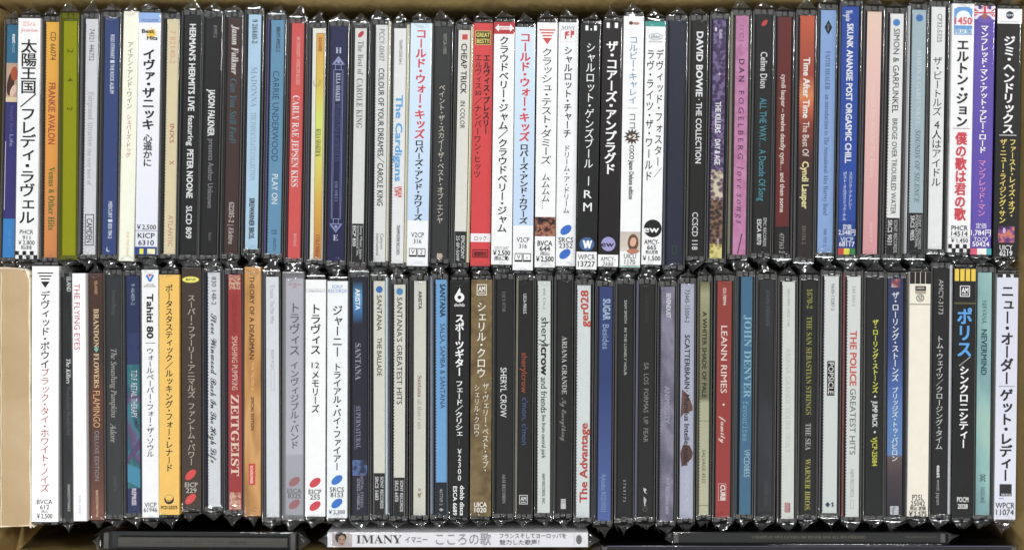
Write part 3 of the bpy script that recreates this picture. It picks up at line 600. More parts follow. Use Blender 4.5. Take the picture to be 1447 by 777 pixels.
  B(12, 51, '5c9cd8', -13, 13), E(0, 25, 13, 12, '5c9cd8'), B(7.2, 14, 'f5f4f4', -15, -9), B(7.2, 14, 'f5f4f4', 9, 15), E(0, 26, 10, 9, 'e8eef6'), B(26, 38, 'f4eef0', -12, 12), H('1450', 31.5, 9.5, 'd8404c', 'H', 24), B(42.5, 50, 'dceaf6', -12, 12), H('限定盤', 46, 6, '4c8cc4', 'h', 23),
  V('エルトン・ジョン', 57, 181, 16.5, '161616', 'H'), B(182.5, 183, 'a05050', -12, 12), V('僕の歌は君の歌', 188, 312, 15.5, 'cf3446', 'H'), H('PHCR', 322.5, 6.5, '2c2c2c', 's', 23), H('14514', 330.5, 6.5, '2c2c2c', 's', 23), B(335, 335.4, 'aaaaaa'), H('￥1,450', 340, 6, '2c2c2c', 's', 24), checker(345.5, 357, 15.6, 6, 2)]),
I('O', 1376, 1406, 1369, 1400, 9, 360, '5c46a8', 'violet CD case with a small flag printed at its top', [
  B(9.2, 28, 'c24a5c'), P([[(-15, 9.4), (-10, 9.4), (0, 16), (10, 9.4), (15, 9.4), (15, 12), (5, 19), (15, 26), (15, 28), (10, 28), (0, 21), (-10, 28), (-15, 28), (-15, 25), (-6, 19), (-15, 12)]], 'e8dce8'), B(9.4, 28, 'e8dce8', -3, 3), B(17, 21, 'e8dce8'), B(9.4, 28, 'cc3a4c', -1.6, 1.6), B(18, 20, 'cc3a4c'), B(9.4, 14, '3c3c8c', -9, -5), B(9.4, 14, '3c3c8c', 5, 9), E(0, 28, 10, 6, '6a54b0'), E(0, 24, 4, 4, 'a0604c'),
  V('マンフレッド・マン・アット・アビー・ロード', 36, 217, 11, 'f0ecf6', 'H'), V('マンフレッド・マン', 226, 306, 11, 'd88cc0', 'h'), H('定価', 319.5, 6, 'e4e0f2', 's', 15), H('1,784円', 329, 7, 'f2f0f8', 'h', 28), B(334.5, 335, '9c8cd4'), H('TOCP', 338.5, 6, 'e8e4f4', 's', 20), H('50424', 345, 6.5, 'f2f0f8', 'h', 24), B(351, 359.8, 'd8506c', -15, -5), B(351, 359.8, 'eee8e0', -5, 8), B(351, 359.8, '3aa0a4', 8, 15)]),
I('O', 1407, 1443, 1402, 1436, 14, 361, '151312', 'black CD case with white top and yellow lettering, at the upper right end', [
  B(14.2, 35, 'f4f4f6'), E(0, 23, 5.5, 5.5, '2a3444'), H('·RDO·', 23, 3, 'dde4ec', 'h', 20), B(32, 32.6, 'b0b4bc', -13, 13), V('ジミ・ヘンドリックス', 52, 190, 16, 'f4f4f4', 'H', 0), B(191.5, 192.5, 'd8d8d8', -12, 12), V('ファースト・レイズ・オブ・', 197, 308, 9.5, 'e8d060', 'h', 7), V('ザ・ニュー・ライジング・サン', 197, 316, 9.5, 'e8d060', 'h', -6),
  M(320, 343, blotch_mat(('3c1c4c', '7c3c84', 'd87c4c', '5c2c70'), 260), -11.5, 11.5), E(-3, 326, 2, 4, 'c8b4dc'), H('UICY', 350, 7, 'ececec', 's', 18), H('6219', 358, 7, 'ececec', 'h', 18)]),
]
BOT = [
I('O', 47, 85, 46, 84, 376, 736, 'f1efec', 'thick white CD case with striped black triangle, beside the torn brown cardboard', [
  tri_lines(385, 11.5, '1c1c1c', 4.2), V('デヴィッド・ボウイ', 411, 520, 13, '242424', 'h'), V('ブラック・タイ・ホワイト・ノイズ', 520, 694, 12.5, 'ae4a4c', 's'), H('BVCA', 707.5, 6.5, '3a3a3a', 's', 22), H('612', 715, 6, '3a3a3a', 's', 13), H('(税込)', 721, 3, '888888', 's', 10), H('￥2,500', 727.5, 6.5, '3a3a3a', 's', 22)], nofilm=True),
I('J', 87, 101, 89, 104, 386, 736, blotch_mat(('151617', '1c1e20', '2a2e32'), 150, 0.3), 'slim black CD case with small white bold lettering, beside thick white one', [
  R('ISLAND', 391, 412, 6, 'd8d8d8', 'h', 3), R('The Killers', 507, 542, 6, 'e6e6e6', 'I', 1.5), R('Wonderful Wonderful', 545, 614, 6, '55585a', 'r', 1.5), R('00602557736052', 684, 722, 3.6, 'b8b8b8', 'h', 1)], pt=3, pb=3),
I('D', 104, 122, 105, 125, 386, 735, 'eceae8', 'bare white card CD cover with thin crimson capitals at its top', [
  R('THE FLYING EYES', 401, 494, 8, 'b0324c', 't', -2.5), R('WB-2508', 698, 724, 4, 'b0b0c4', 's', 0)], nofilm=True),
I('D', 125, 145, 127, 147, 386, 735, ramp_mat(((0, '4a2a1e'), (0.3, '33241f'), (0.5, '5a3020'), (0.7, '4c2c22'), (0.85, '5c3020'), (1, '7a4630'))), 'brown card CD cover with gold capitals and a small turquoise diamond', [
  R('ISLAND', 397, 416, 4, 'c9a070', 's', 0), R('BRANDON', 436, 491, 7, 'd4b48a', 'b', 0), P([(0, 489), (3.4, 493.5), (0, 498), (-3.4, 493.5)], '6fae9c'), R('FLOWERS', 499, 548, 7, 'd4b48a', 'b', 0), R('FLAMINGO', 552, 604, 9.5, 'd8a474', 't', 0), R('DELUXE EDITION', 609, 679, 6, '8e8a86', 's', 0), R('0602527481746', 692, 730, 3.6, 'ccb090', 'h', 0)]),
I('J', 149, 169, 151, 171, 389, 727, blotch_mat(('26282a', '2e3032', '343638'), 70, 0.3), 'dark grey CD case with quirky thin light lettering, right of the brown card cover', [
  R('Smashing', 409, 446, 5.5, '5a5a58', 'i', 1), R('The Smashing Pumpkins', 493, 590, 7.5, 'b4b0aa', 'i', 0), R('Adore', 598, 625, 8, 'b8b4ae', 'i', -1), R('CDHUT 51', 672, 694, 4, '626260', 's', 1)]),
I('J', 178, 196, 180, 198, 390, 725, '22325c', 'CD case with navy top and teal and violet painted lower half', [
  M(470, 515, blotch_mat(('22325c', '2a3a68', '1c2a50'), 120)), M(515, 691, blotch_mat(('1c2c34', '2c7c86', '1f5c6c', '6c4878', '2a8490', '262840'), 55, 0.6)), P([[(9, 618), (9, 634), (-9, 655), (-9, 645)]], '5c4a72'), P([[(-9, 655), (9, 663), (9, 690), (-9, 680)]], '3f90b0'), B(690, 722, '22305a'),
  R('9 46489-2', 401, 431, 5.5, 'a0a8bc', 's', 0), R('T.D.F. RETAIL THERAPY', 523, 590, 8.5, 'e0e0e8', 't', 1), R('REPRISE', 690, 714, 6, 'dcd0dc', 'H', 0)], tray='1c1c34', book='24264a'),
I('O', 201, 225, 202, 226, 381, 730, 'eceef6', 'white CD case with small blue and red emblem and bold Latin band name', [
  P([[(-6, 389), (-3, 388), (0, 395), (3, 388), (6, 389), (1.5, 398), (-1.5, 398)]], '3c74c0'), P([[(-2.6, 387.5), (2.6, 387.5), (0, 391.5)]], 'cc3c44'), H('VICTOR', 402, 2, '666670', 's', 12), H('ENTERTAINMENT', 404.6, 1.8, '666670', 's', 17), R('Tahiti 80', 415, 478, 9, '1a1a1c', 'H', 0), B(484, 484.8, '77777c', -7, 7), V('ウォールペーパー・フォー・ザ・ソウル', 491, 645, 10.5, '4a4a50', 's', 0), H('VICP', 712, 6.5, '66666c', 's', 17), H('61946', 719, 6.5, '66666c', 's', 19)]),
I('O', 226, 255, 226, 255, 388, 726, 'efbf58', 'mustard yellow CD case with black Japanese lettering', [
  V('ポータスタスティック／ルッキング・フォー・レナード', 402, 665, 10.5, '211a0e', 'h', 0), E(0, 704, 6.8, 6.8, '2a2418'), E(0, 701.5, 5.6, 3.8, 'efbf58'), H('CP', 705, 4, 'efbf58', 'H', 8), H('PCD-23273', 715.5, 4.5, '4a3c1c', 'H', 23)]),
I('O', 257, 285, 257, 285, 378, 718, '3d3128', 'dark brown CD case with yellow oval on top and two red ovals at foot', [
  E(-1, 395, 12, 4.6, 'c8b832'), E(-1, 395, 11, 3.8, 'f0e868'), H('BEATLES', 395, 3, '2c4c2c', 'H', 14, -1), V('スーパー・ファーリー・アニマルズ', 416, 562, 11, 'a89c88', 'h', 0), V('ファントム・パワー', 568, 657, 10.5, 'a89c88', 'h', 0), E(-1, 670, 9.5, 5.2, 'd2423e', -45), H('EICP', 684, 6.5, 'c8c0b4', 's', 18), H('229', 692, 6.5, 'c8c0b4', 's', 15), E(-1, 704, 9.5, 5.2, 'd2423e', -45)]),
I('J', 293, 310, 293, 311, 385, 716, 'dcdfe2', 'light grey CD case with black handwritten script down its spine', [
  R('830 148-2', 391, 431, 6.5, '2c2c2e', 's', 0), R('Steve Winwood', 443, 530, 9, '1c1c20', 'c', 0), R('Back In The High Life', 534, 654, 9, '1c1c20', 'c', -0.5)], book='221f3c', tray='1e1c30'),
I('J', 322, 341, 323, 342, 388, 720, 'a93434', 'red CD case with ornate cream patterns at both ends', [
  M(389, 409, blotch_mat(('a93434', 'e0bfa2', 'a93434', 'dcb898'), 420), -8, 8), R('COLLECTORS ARTISTS', 416, 470, 6, '8c2428', 's', 0), R('SMASHING PUMPKINS', 475, 551, 8, 'e6c4b0', 't', 0), R('ZEITGEIST', 557, 672, 11, 'ecd0bc', 'b', 0), M(695, 719, blotch_mat(('a93434', 'e0bfa2', 'a93434', 'dcb898'), 420), -8, 8)], book='2a1c30', tray='241826'),
I('D', 347, 369, 345, 370, 377, 728, blotch_mat(('9c6c34', 'c08844', 'd09c5c', 'b07c40'), 90, 0.25), 'orange wood grain card CD cover with stencil lettering', [
  R('THEORY OF A DEADMAN', 390, 507, 6.5, '3a2210', 'h', -1), R('THE TRUTH IS…', 511, 557, 4, 'e0b878', 's', 0), R('SPECIAL EDITION', 560, 607, 4.5, '4a2c14', 'h', 0), B(654, 684, 'c83c34', -5, 4), R('ROADRUNNER', 657, 682, 4, 'f0d8c8', 'h', -1)]),
I('J', 376, 394, 377, 395, 391, 730, 'dfe3e8', 'pale grey-white CD case with hardly legible thin grey lettering', [
  R('Travis', 402, 421, 6, 'a8acb2', 's', 0), R('The Man Who', 425, 457, 5.5, 'a8acb2', 's', 0), R('ISOM 9CD', 494, 520, 4.5, 'aeb2b8', 's', 0), box_line(521, 552, 2.5, 'b8bcc2', 0.5)], book='5a5a60'),
I('J', 404, 429, 404, 428, 393, 727, ramp_mat(((0, 'dcd8de'), (0.15, 'd0d2d8'), (0.74, 'dee0e4'), (0.75, 'c4c6cc'), (1, 'bcbec6'))), 'frosted grey CD case with black Japanese lettering and two dull red ovals', [
  H('New Theatre', 401, 4, 'cc6c74', 'c', 19), H('MMV', 405.5, 3, 'cc6c74', 's', 6), V('トラヴィス', 427, 502, 15, '303238', 'h', 0), V('インヴィジブル・バンド', 510, 634, 12, '3c3e44', 'h', 0), ovals(680, 'b84450'), H('ESCA', 693, 6.5, '3c3e44', 's', 20), H('8325', 700, 6.5, '3c3e44', 's', 18), ovals(712, 'b84450')], shell=FROST, tray='8c8c94', book='a0a0a6', teeth=False),
I('O', 432, 461, 431, 460, 395, 729, 'eef0f5', 'white CD case with two red ovals near its foot', [
  box_line(408.5, 412.5, 13, '9c9ca4', 0.5), H('independiente', 410.5, 2, '8c8c94', 's', 20), V('トラヴィス', 429, 501, 15, '1c1c20', 'h', 0), H('12', 515.5, 8, '222226', 's', 11), V('メモリーズ', 523, 583, 11, '222226', 'h', 0), ovals(681, 'cc3c4c'), H('EICP', 694, 6.5, '333338', 's', 18), H('255', 701.5, 6.5, '333338', 's', 14), ovals(714, 'cc3c4c')]),
I('O', 463, 492, 462, 491, 397, 731, 'e9edf4', 'white CD case with two blue ovals, in the lower row', [
  H('SONY', 405, 5, '5a86c4', 's', 16), H('RECORDS', 411, 5, '5a86c4', 's', 26), V('ジャーニー', 431, 504, 14, '222226', 'h', 0), V('トライアル・バイ・ファイアー', 512, 664, 11.5, '28282c', 'h', 0), ovals(677, '2c70c4'), H('SRCS', 690.5, 6.5, '36363a', 's', 20), H('8153', 698, 6.5, '36363a', 's', 18), ovals(710, '2c70c4'), H('￥2,300', 722, 5.5, '44444a', 's', 23)]),
I('J', 497, 518, 497, 519, 392, 729, '232331', 'dark blue CD case with a bright blue glow near its top', [
  M(398, 458, ramp_mat(((0, '263044'), (0.35, '4a9cd0'), (0.65, '3a7cb8'), (1, '232331'))), -9, 4), R('ARISTA', 408, 438, 6.5, 'f0f4f8', 'H', -2.5), R('SANTANA', 485, 537, 8, '9c9cac', 'r', -2), R('SUPERNATURAL', 574, 634, 6.5, '8c8ca4', 'r', -2), B(572, 636, '6c6c88', -7.4, -6.8), M(650, 672, blotch_mat(('232331', '2c3458', '5a74b0', '232331'), 160)), R('DIGITAL STEREO', 669, 717, 3.8, '9c9cac', 's', 3), R('07822-19080-2', 676, 720, 3.8, '9c9cac', 'h', -2)], tray='1c1c2c', teeth=True),
I('J', 528, 544, 528, 544, 397, 727, 'dedbcd', 'cream CD case with blue dot and pale blue right edge, black foot', [
  B(668, 727, '232323'), E(0, 409, 4.8, 4.8, '2f70b8'), R('SANTANA', 417, 467, 7, '2c2c2c', 's', 0), R('THE BALLADE', 477, 531, 6.5, '333333', 's', 0), R('SONY RECORDS', 673, 718, 4.6, 'd8d8d8', 'h', 3.6), R('SRCS 5683', 673, 706, 4.8, 'd8d8d8', 'h', -3.6)], strip='cfe0ea', book='2c2840'),
I('J', 557, 573, 556, 572, 402, 729, 'dedbcd', 'cream CD case with blue dot and one long line of capitals, black foot', [
  B(674, 729, '232323'), E(0, 412, 4.8, 4.8, '4a8cc4'), R("SANTANA'S GREATEST HITS", 420, 571, 7.5, '363636', 's', 0), R('SONY RECORDS', 678, 722, 4.6, 'd8d8d8', 'h', 3.6), R('SRCS 6470', 678, 708, 4.8, 'd8d8d8', 'h', -3.6)], book='2c2840'),
I('J', 585, 602, 584, 601, 397, 728, 'd8d6c9', 'cream CD case with slim script in red and beige', [
  R('ARISTA', 411, 437, 4.5, '1c1c1c', 'H', 0), R('Santana', 531, 561, 6, '94504a', 'r', 0), R('all that i am', 564, 606, 6, 'aaa58c', 's', 0), R('8 2', 690, 699, 4, '8c886c', 's', 0), P([(-3, 699), (3, 696), (0, 704)], '9c905c')], book='3a3a3a'),
I('J', 615, 632, 616, 631, 395, 727, '6fa9dc', 'sky blue CD case with black lower end', [
  B(681, 727, '20242a'), R('SANTANA', 401, 448, 7.5, '17324c', 'H', 2), R('SALSA, SAMBA & SANTANA', 457, 577, 7, '284c6c', 's', 2), R('467769 2 ♦', 690, 722, 4.5, 'a8a8a8', 's', 0)], lstrip='8494a4', book='6a7078', teeth=True),
I('O', 636, 664, 633, 663, 397, 730, '151515', 'black CD case with bold white Japanese lettering and a white drop symbol', [
  E(-0.5, 420, 6.8, 6.8, 'f0f0f0'), E(-0.5, 420, 2.6, 2.6, '151515'), P([[(-6.5, 418), (-3, 411), (0, 406), (1, 411), (0, 415), (-3, 418)]], 'f0f0f0'), H('dohb', 430.5, 4.5, 'e0e0e0', 'h', 15, -0.5), V('スポーツギター', 443, 531, 12.5, 'f0f0f0', 'H', 0), V('フェード／クリシェ', 537, 616, 10.5, 'f0f0f0', 'h', 0), B(620, 628, '666666', -0.3, 0.3), V('￥2300', 632, 679, 8.5, 'f0f0f0', 's', 1), R('dohb discs', 685, 727, 6, 'f0f0f0', 'h', 5), R('ESCA 6689', 686, 727, 5.5, 'f0f0f0', 'h', -5)]),
I('O', 666, 696, 664, 694, 395, 728, blotch_mat(('5a4828', '6c5834', '7c6840', '64502e'), 130), 'mottled olive brown CD case with white Japanese lettering', 
  am_logo(409, 'e8e4d8') + [V('シェリル・クロウ', 426, 533, 13, 'ece8dc', 's', 0), V('ザ・ヴェリー・ベスト・オブ・', 540, 666, 9, 'd8d2c0', 's', 6.5), V('シェリル・クロウ', 542, 616, 8, 'd8d2c0', 's', -6), H('UICA', 711, 6.5, 'f0ece0', 'h', 18), H('1020', 718.5, 6.5, 'f0ece0', 'h', 17)]),
I('J', 703, 725, 702, 724, 395, 725, '21211f', 'black CD case with short white condensed capitals in its middle', [
  R('UICY-9730', 412, 440, 4.5, '7c7c78', 'r', -2), R('SHERYL CROW', 519, 589, 8.5, 'ececec', 's', -2), R('A&M RECORDS', 669, 710, 4.5, '9c9c98', 'r', -1)], lstrip='2c2c2a'),
I('J', 734, 752, 731, 750, 397, 726, '1f1d1b', 'black CD case with dull red and blue lowercase lettering', [
  R('UICA-9003/5', 415, 443, 4.5, 'd8d8d8', 'h', -1), R('sherylcrow', 498, 555, 8, '9c4430', 'h', -1), R("c'mon, c'mon", 561, 628, 7.5, '3c5684', 'h', 0), B(700, 711, '1f1d1b', -6, 6)] + am_logo(705, 'dcdcdc', -1, 0.85), lstrip='8a8670'),
I('J', 760, 778, 759, 777, 397, 724, 'd9dfd9', 'pale green-white CD case with black lowercase lettering partly bold', [
  R('490 574-2', 407, 437, 4, '8c928e', 's', 0), R('sheryl', 448, 489, 9.5, '2c302e', 's', 1), B(454.6, 455.4, '2c302e', -1, 8.5), B(486, 487, '2c302e', -8, 8.5), R('crow', 490, 530, 10, '1c1e1e', 'H', 1), R('and friends', 533, 583, 8.5, '3c403e', 's', 0), R('live from central park', 586, 647, 5.5, '3c403e', 's', 0), R('A&M RECORDS, INC.', 668, 712, 4, '5c605e', 's', 0)], book='28344a'),
I('J', 789, 808, 787, 806, 396, 726, '22201f', 'black CD case with spaced white capitals above faint script', [
  R('ARIANA GRANDE', 475, 557, 7, 'c4c4c0', 'r', 0), R('My Everything', 562, 623, 7, '8a8a86', 'c', 0), B(705, 719, 'cfcfcf', -4, 3), B(707, 707.7, '555555', -4, 3), B(710, 710.7, '555555', -4, 3)], lstrip='3a3a38'),
I('J', 816, 834, 813, 833, 403, 730, 'dae0e0', 'white CD case with red lettering reading upwards', [
  L('ger028', 410, 462, 10.5, 'c24a38', 'H', 1), L('The Advantage', 597, 709, 10.5, 'bb4434', 'H', 1)]),
I('J', 847, 866, 845, 862, 405, 735, ramp_mat(((0, '2f3f78'), (0.4, '2c4076'), (1, '5069a8'))), 'royal blue CD case with pale condensed lettering, in the lower row', [
  R('SUGAR', 422, 452, 10, 'a8c0d8', 'H', 1), R('Besides', 458, 493, 9, '8ea8c8', 's', 0), R('Rykodisc RCD10321', 670, 722, 6.5, '88a8d0', 't', -1)], teeth=False),
I('J', 874, 894, 872, 892, 402, 732, '1e1e1c', 'black CD case with tiny widely spaced white capitals, left of a similar black one', [
  R('SAM SMITH   IN THE LONELY HOUR', 424, 530, 3.6, 'b8b8b0', 'h', 0), R('3 7 6 9 1 7 3', 677, 708, 4, 'a8a8a4', 's', 0)], lstrip='38383a'),
I('J', 904, 924, 901, 921, 402, 730, '22221f', 'black CD case with barely readable grey lettering and small white scribble', [
  R('S.A. NOS FORMAS', 415, 455, 4.5, '3c3a38', 's', 0), R('SA  LOS  FORMAS  UP  FEAR', 512, 624, 6.5, '8c8c82', 't', 0), P([[(-3, 688), (2, 690), (0, 694), (3, 697), (-1, 695), (-2, 692)]], 'd0d0d0'), P([[(-2, 700), (2, 705), (0, 712), (2, 713), (-1, 714), (-2, 707)]], 'c0c0c0'), E(0, 718, 3.4, 3.4, '66665e'), E(0, 718, 2.6, 2.6, '22221f')], lstrip='5c5c80'),
I('J', 934, 953, 931, 951, 405, 735, blotch_mat(('5c5a6c', '747084', '8e8a9e', '68667a'), 75, 0.6), 'mottled mauve grey CD case with white lettering near its top', [
  R('SEVENDUST', 414, 449, 6, 'dcdce4', 'H', 1), R('ANIMOSITY', 545, 598, 7, '9c98ac', 'H', 0), R('TVT RECORDS 5870', 674, 725, 4, 'bcb8cc', 's', 1)], book='2c2c3c'),
I('J', 963, 981, 960, 980, 401, 732, 'b3b5c8', 'lavender grey CD case with black capitals and a brown figure', [
  R('72445-15004-2', 409, 456, 6.5, '3c3c48', 's', -0.5), P([[(-7, 550), (0, 556), (5, 566), (8, 574), (8, 580), (-4, 584), (-9, 590)]], '6c4c44'), P([[(-5, 628), (4, 629), (9, 640), (7, 648), (-7, 660), (-9, 640)]], '5c3e38'),
  R('SCATTERBRAIN', 473, 549, 7, '24242c', 'h', 0), R('· Mundus Intellectualis', 551, 658, 7, '2c2424', 'h', 0), R('PAVEMENT MUSIC', 667, 722, 6, 'd0d2dc', 's', 0)], book='28283c', tray='1c1c24'),
I('J', 989, 1003, 987, 1001, 398, 727, ramp_mat(((0, '6c6848'), (0.05, 'a8a580'), (0.2, '8c8a68'), (0.5, '7c7a5c'), (0.52, 'b4b294'), (1, 'c2c0a2'))), 'narrow khaki CD case with dark blurred lettering, left of the red one', [
  R('A WHITER SHADE OF PALE', 440, 562, 6, '2c2c20', 'H', 0), R('SALVAGE 4522', 635, 682, 5, '66644c', 's', 0), B(594, 594.6, '6c6a50'), B(713, 714, '8a886a')], lstrip='46442e', tray='2c2b20'),
I('J', 1014, 1033, 1010, 1031, 397, 730, ramp_mat(((0, '9a3a30'), (1, 'a53634'))), 'brick red CD case with thin white capitals, in the lower row', [
  R('D2-78994', 407, 431, 4.5, 'f0d8cc', 'h', 0), R('LEANN RIMES', 460, 555, 8.5, 'ecdad0', 's', 0), E(0, 571, 1.5, 1.5, 'ecdad0'), R('family', 587, 625, 7.5, 'ecdad0', 'c', 0), R('CURB', 684, 706, 6.5, 'f4e8e4', 'H', 0), box_line(682, 706, 5.6, 'e8c4bc', 0.6, -1)]),
I('J', 1048, 1064, 1045, 1061, 391, 727, '426f8e', 'teal blue CD case with light blue serif capitals', [
  R('JOHN DENVER', 445, 562, 10, '8cb8cc', 'r', 2), R('favourites', 567, 623, 8, '7caac4', 'm', 0), R('VPCD0855', 635, 674, 8, 'a4c8d8', 't', 2)], book='2c4456'),
I('J', 1074, 1094, 1070, 1091, 395, 730, blotch_mat(('222325', '2b2c30', '37383e'), 50, 0.4), 'plain charcoal CD case with faint capitals, right of the teal blue one', [
  R('JOHN DENVER', 409, 461, 5, '55565a', 's', 2), R('FOREVER, JOHN', 680, 715, 4.5, '4c4d54', 's', 2)], lstrip='3a3a3e', teeth=True),
I('J', 1106, 1124, 1104, 1122, 398, 733, 'd9ddd5', 'off-white CD case with ghostly pale green lettering', [
  R('UICU 9076 / UICU 1144', 408, 461, 3.4, '8c908a', 's', 0), R('ARIANA GRANDE YOURS TRULY', 492, 640, 7, 'c2c8c0', 't', 0), B(710, 724, 'c08c8c', -4, 4), B(711, 723, '8c5c60', 2.4, 3.6)], book='2a2420', tray='28201e'),
I('J', 1136, 1154, 1131, 1152, 396, 728, '22221f', 'black CD case with yellow-green and grey serif capitals', [
  R('1670-2', 408, 436, 7.5, '9c9a48', 'r', 0), R('THE SAN SEBASTIAN STRINGS', 447, 586, 7.5, '9c9a48', 'r', 0), R('THE SEA', 598, 636, 7.5, 'b8b8b4', 'r', 0), R('WARNER BROS.', 648, 722, 7.5, 'b0aa4c', 'r', 0)], lstrip='2a2a2c'),
I('J', 1166, 1186, 1162, 1183, 390, 725, ramp_mat(((0, 'dadedb'), (1, 'd5dad5'))), 'off-white CD case with one white word on a black box', [
  R('0630-13287-2', 401, 439, 4.5, '4c4e4c', 's', 2), B(510, 559, '262624', -5, 5.5), R('POPSICLE', 512, 557, 7.5, 'e8e8e4', 's', 0.3), P([[(-6, 713), (-2.5, 709), (1, 713), (-2.5, 717)]], '2c3a5c'), P([[(2, 711), (6, 709), (5, 713), (7, 714), (3, 717), (4, 713)]], '2c3a5c')], teeth=True),
I('J', 1198, 1216, 1194, 1214, 391, 730, ramp_mat(((0, 'dde0dc'), (1, 'd8dcd8'))), 'white CD case with red bold and grey thin capitals, in the lower row', [
  R('540 030-2', 404, 433, 4.5, '9ca09c', 's', 0), R('THE POLICE', 467, 545, 9, 'd0524c', 'H', 0), R('GREATEST HITS', 549, 642, 8, '5c605e', 't', 0), R('A&M RECORDS', 662, 702, 5, 'a8aca8', 's', 0), box_line(706, 718, 2.5, 'b0b4b0', 0.5)], teeth=True, lstrip='78302c'),
I('J', 1225, 1248, 1223, 1245, 392, 728, '1f201e', 'black CD case with bold yellow Japanese lettering', [
  V('ザ・ローリング・ストーンズ', 451, 555, 8, 'd8d848', 'H', 1), E(1, 560, 1.5, 1.5, 'e8e8e4'), R('JUMP BACK', 566, 603, 7, 'ececec', 'h', 1), E(1, 610, 1.5, 1.5, 'e8e8e4'), R('VJCP-25084', 617, 658, 7, 'd4d43c', 'h', 1)], teeth=False),
I('J', 1256, 1277, 1254, 1275, 393, 730, ramp_mat(((0, '2c3860'), (0.3, '31447c'), (0.45, '4668ac'), (0.55, '5880c0'), (0.74, '5c86bc'), (0.75, '6a5450'), (0.83, '4a3c44'), (1, '2c2830'))), 'blue CD case fading to brown at its foot, white Japanese lettering', [
  M(394, 406, blotch_mat(('c8a8a8', 'a04c48', '3c3c6c'), 350), -6, 6), V('ザ・ローリング・ストーンズ', 412, 539, 10, 'e8ecf4', 'h', 0), V('ブリッジズ・トゥ・バビロン', 547, 652, 9, 'dce8f4', 'h', 0), B(715, 727, 'c4c8cc', -6, 6), R('Virgin', 716, 726, 6, '5c6068', 'c', 0)], tray='1c1e34'),
I('O', 1285, 1315, 1281, 1311, 384, 729, 'e9e2d2', 'cream CD case with circled number twelve and a bare spine', [
  B(384.2, 401, '1c1a18'), P([[(-7.6, 384.4), (-6.8, 384.4), (-6.8, 401), (-7.6, 401)], [(-0.4, 384.4), (0.4, 384.4), (0.4, 401), (-0.4, 401)], [(6.8, 384.4), (7.6, 384.4), (7.6, 401), (6.8, 401)]], 'd8ccb8'), B(404, 410.5, '1c1a18', -7, 8), H('LONDON', 407, 3, 'e0d8c8', 'h', 11), B(410.5, 415, 'a8a090', -7, 8), H('⑫', 421, 9, '2c2a28', 's', 11), B(429.5, 430.3, '5c5650', -15, 15), 
  H('P25L', 702, 8, '2c2a28', 't', 16), H('25042', 710.5, 7, '2c2a28', 't', 20), H('税込 定価', 717.5, 4, '4c4844', 'h', 22), H('￥2,575', 725, 7, '2c2a28', 'h', 25)]),
I('J', 1320, 1341, 1316, 1338, 379, 727, '1f1e1d', 'black CD case with white right edge and thin white Japanese lettering', [
  R('AMCY-3173', 395, 444, 6.5, 'b8b8b4', 's', 0), V('トム・ウェイツ／クロージング・タイム', 474, 635, 10, 'd8d8d4', 's', -1), R('east', 657, 675, 5, 'e4e4e4', 'H', -1), R('west japan', 677, 713, 5, 'a8a8a8', 's', -1)], strip='dcdee4', teeth=True),
I('O', 1346, 1377, 1343, 1372, 379, 730, '171716', 'black CD case with four yellow bars at its top and large blue Japanese lettering', [
  P([[(x, 380), (x + 6, 380), (x + 6, 397), (x, 397)] for x in (-14.5, -6.8, 1, 8.7)], 'eac63c')] + am_logo(411, 'ececec') + [B(427, 429.5, '5a5634'), V('ポリス', 435, 504, 21, '4f9fe0', 'H', 0), P([(-8, 516), (-7, 517), (9, 504), (8, 503)], '9c9c98'), V('シンクロニシティー', 516, 632, 13, 'f0f0f0', 'H', 0), H('POCM', 704, 7, 'e8e8e8', 'h', 16), H('2028', 713.5, 6.5, 'e8e8e8', 'h', 14)]),
I('J', 1382, 1401, 1378, 1398, 385, 727, blotch_mat(('78a0a4', '8cb6b6', '9cc6c0', 'b0d0c0'), 55, 0.4), 'aqua CD case with watery pattern and thin dark capitals', [
  R('NIRVANA', 425, 457, 7, '22565c', 't', 0), R('NEVERMIND', 465, 530, 7.5, '1c545c', 'H', 0), R('DGC', 670, 680, 7, '3c5c60', 'H', 0), R('DGCD-24425', 688, 710, 5.5, '3c5c60', 's', 0)], tray='2c3a3c', book='506c6c'),
I('O', 1408, 1438, 1403, 1434, 387, 733, ramp_mat(((0, 'd2d5e2'), (1, 'dcdeea'))), 'pale lavender CD case with heavy black Japanese lettering, at the right end', [
  B(387.2, 392, '1a1a1c'), P([[(-7, 387.4), (-3, 387.4), (-3, 392), (-7, 392)], [(4, 387.4), (8, 387.4), (8, 392), (4, 392)]], 'ececf0'), V('ニュー・オーダー', 402, 543, 17.5, '202024', 'H', 0), B(545, 545.7, '6c6c74', -11, 11), V('ゲット・レディー', 549, 679, 17.5, '202024', 'H', 0), B(683, 700, '2c2c30', -8, 9), H('wea', 697, 5.5, 'c8c8d0', 's', 14, 1), B(703, 703.7, '5c5c64', -9, -2), H('WPCR', 713, 8, '3c3c42', 's', 27), H('11074', 722.5, 8, '3c3c42', 's', 25)]),
]

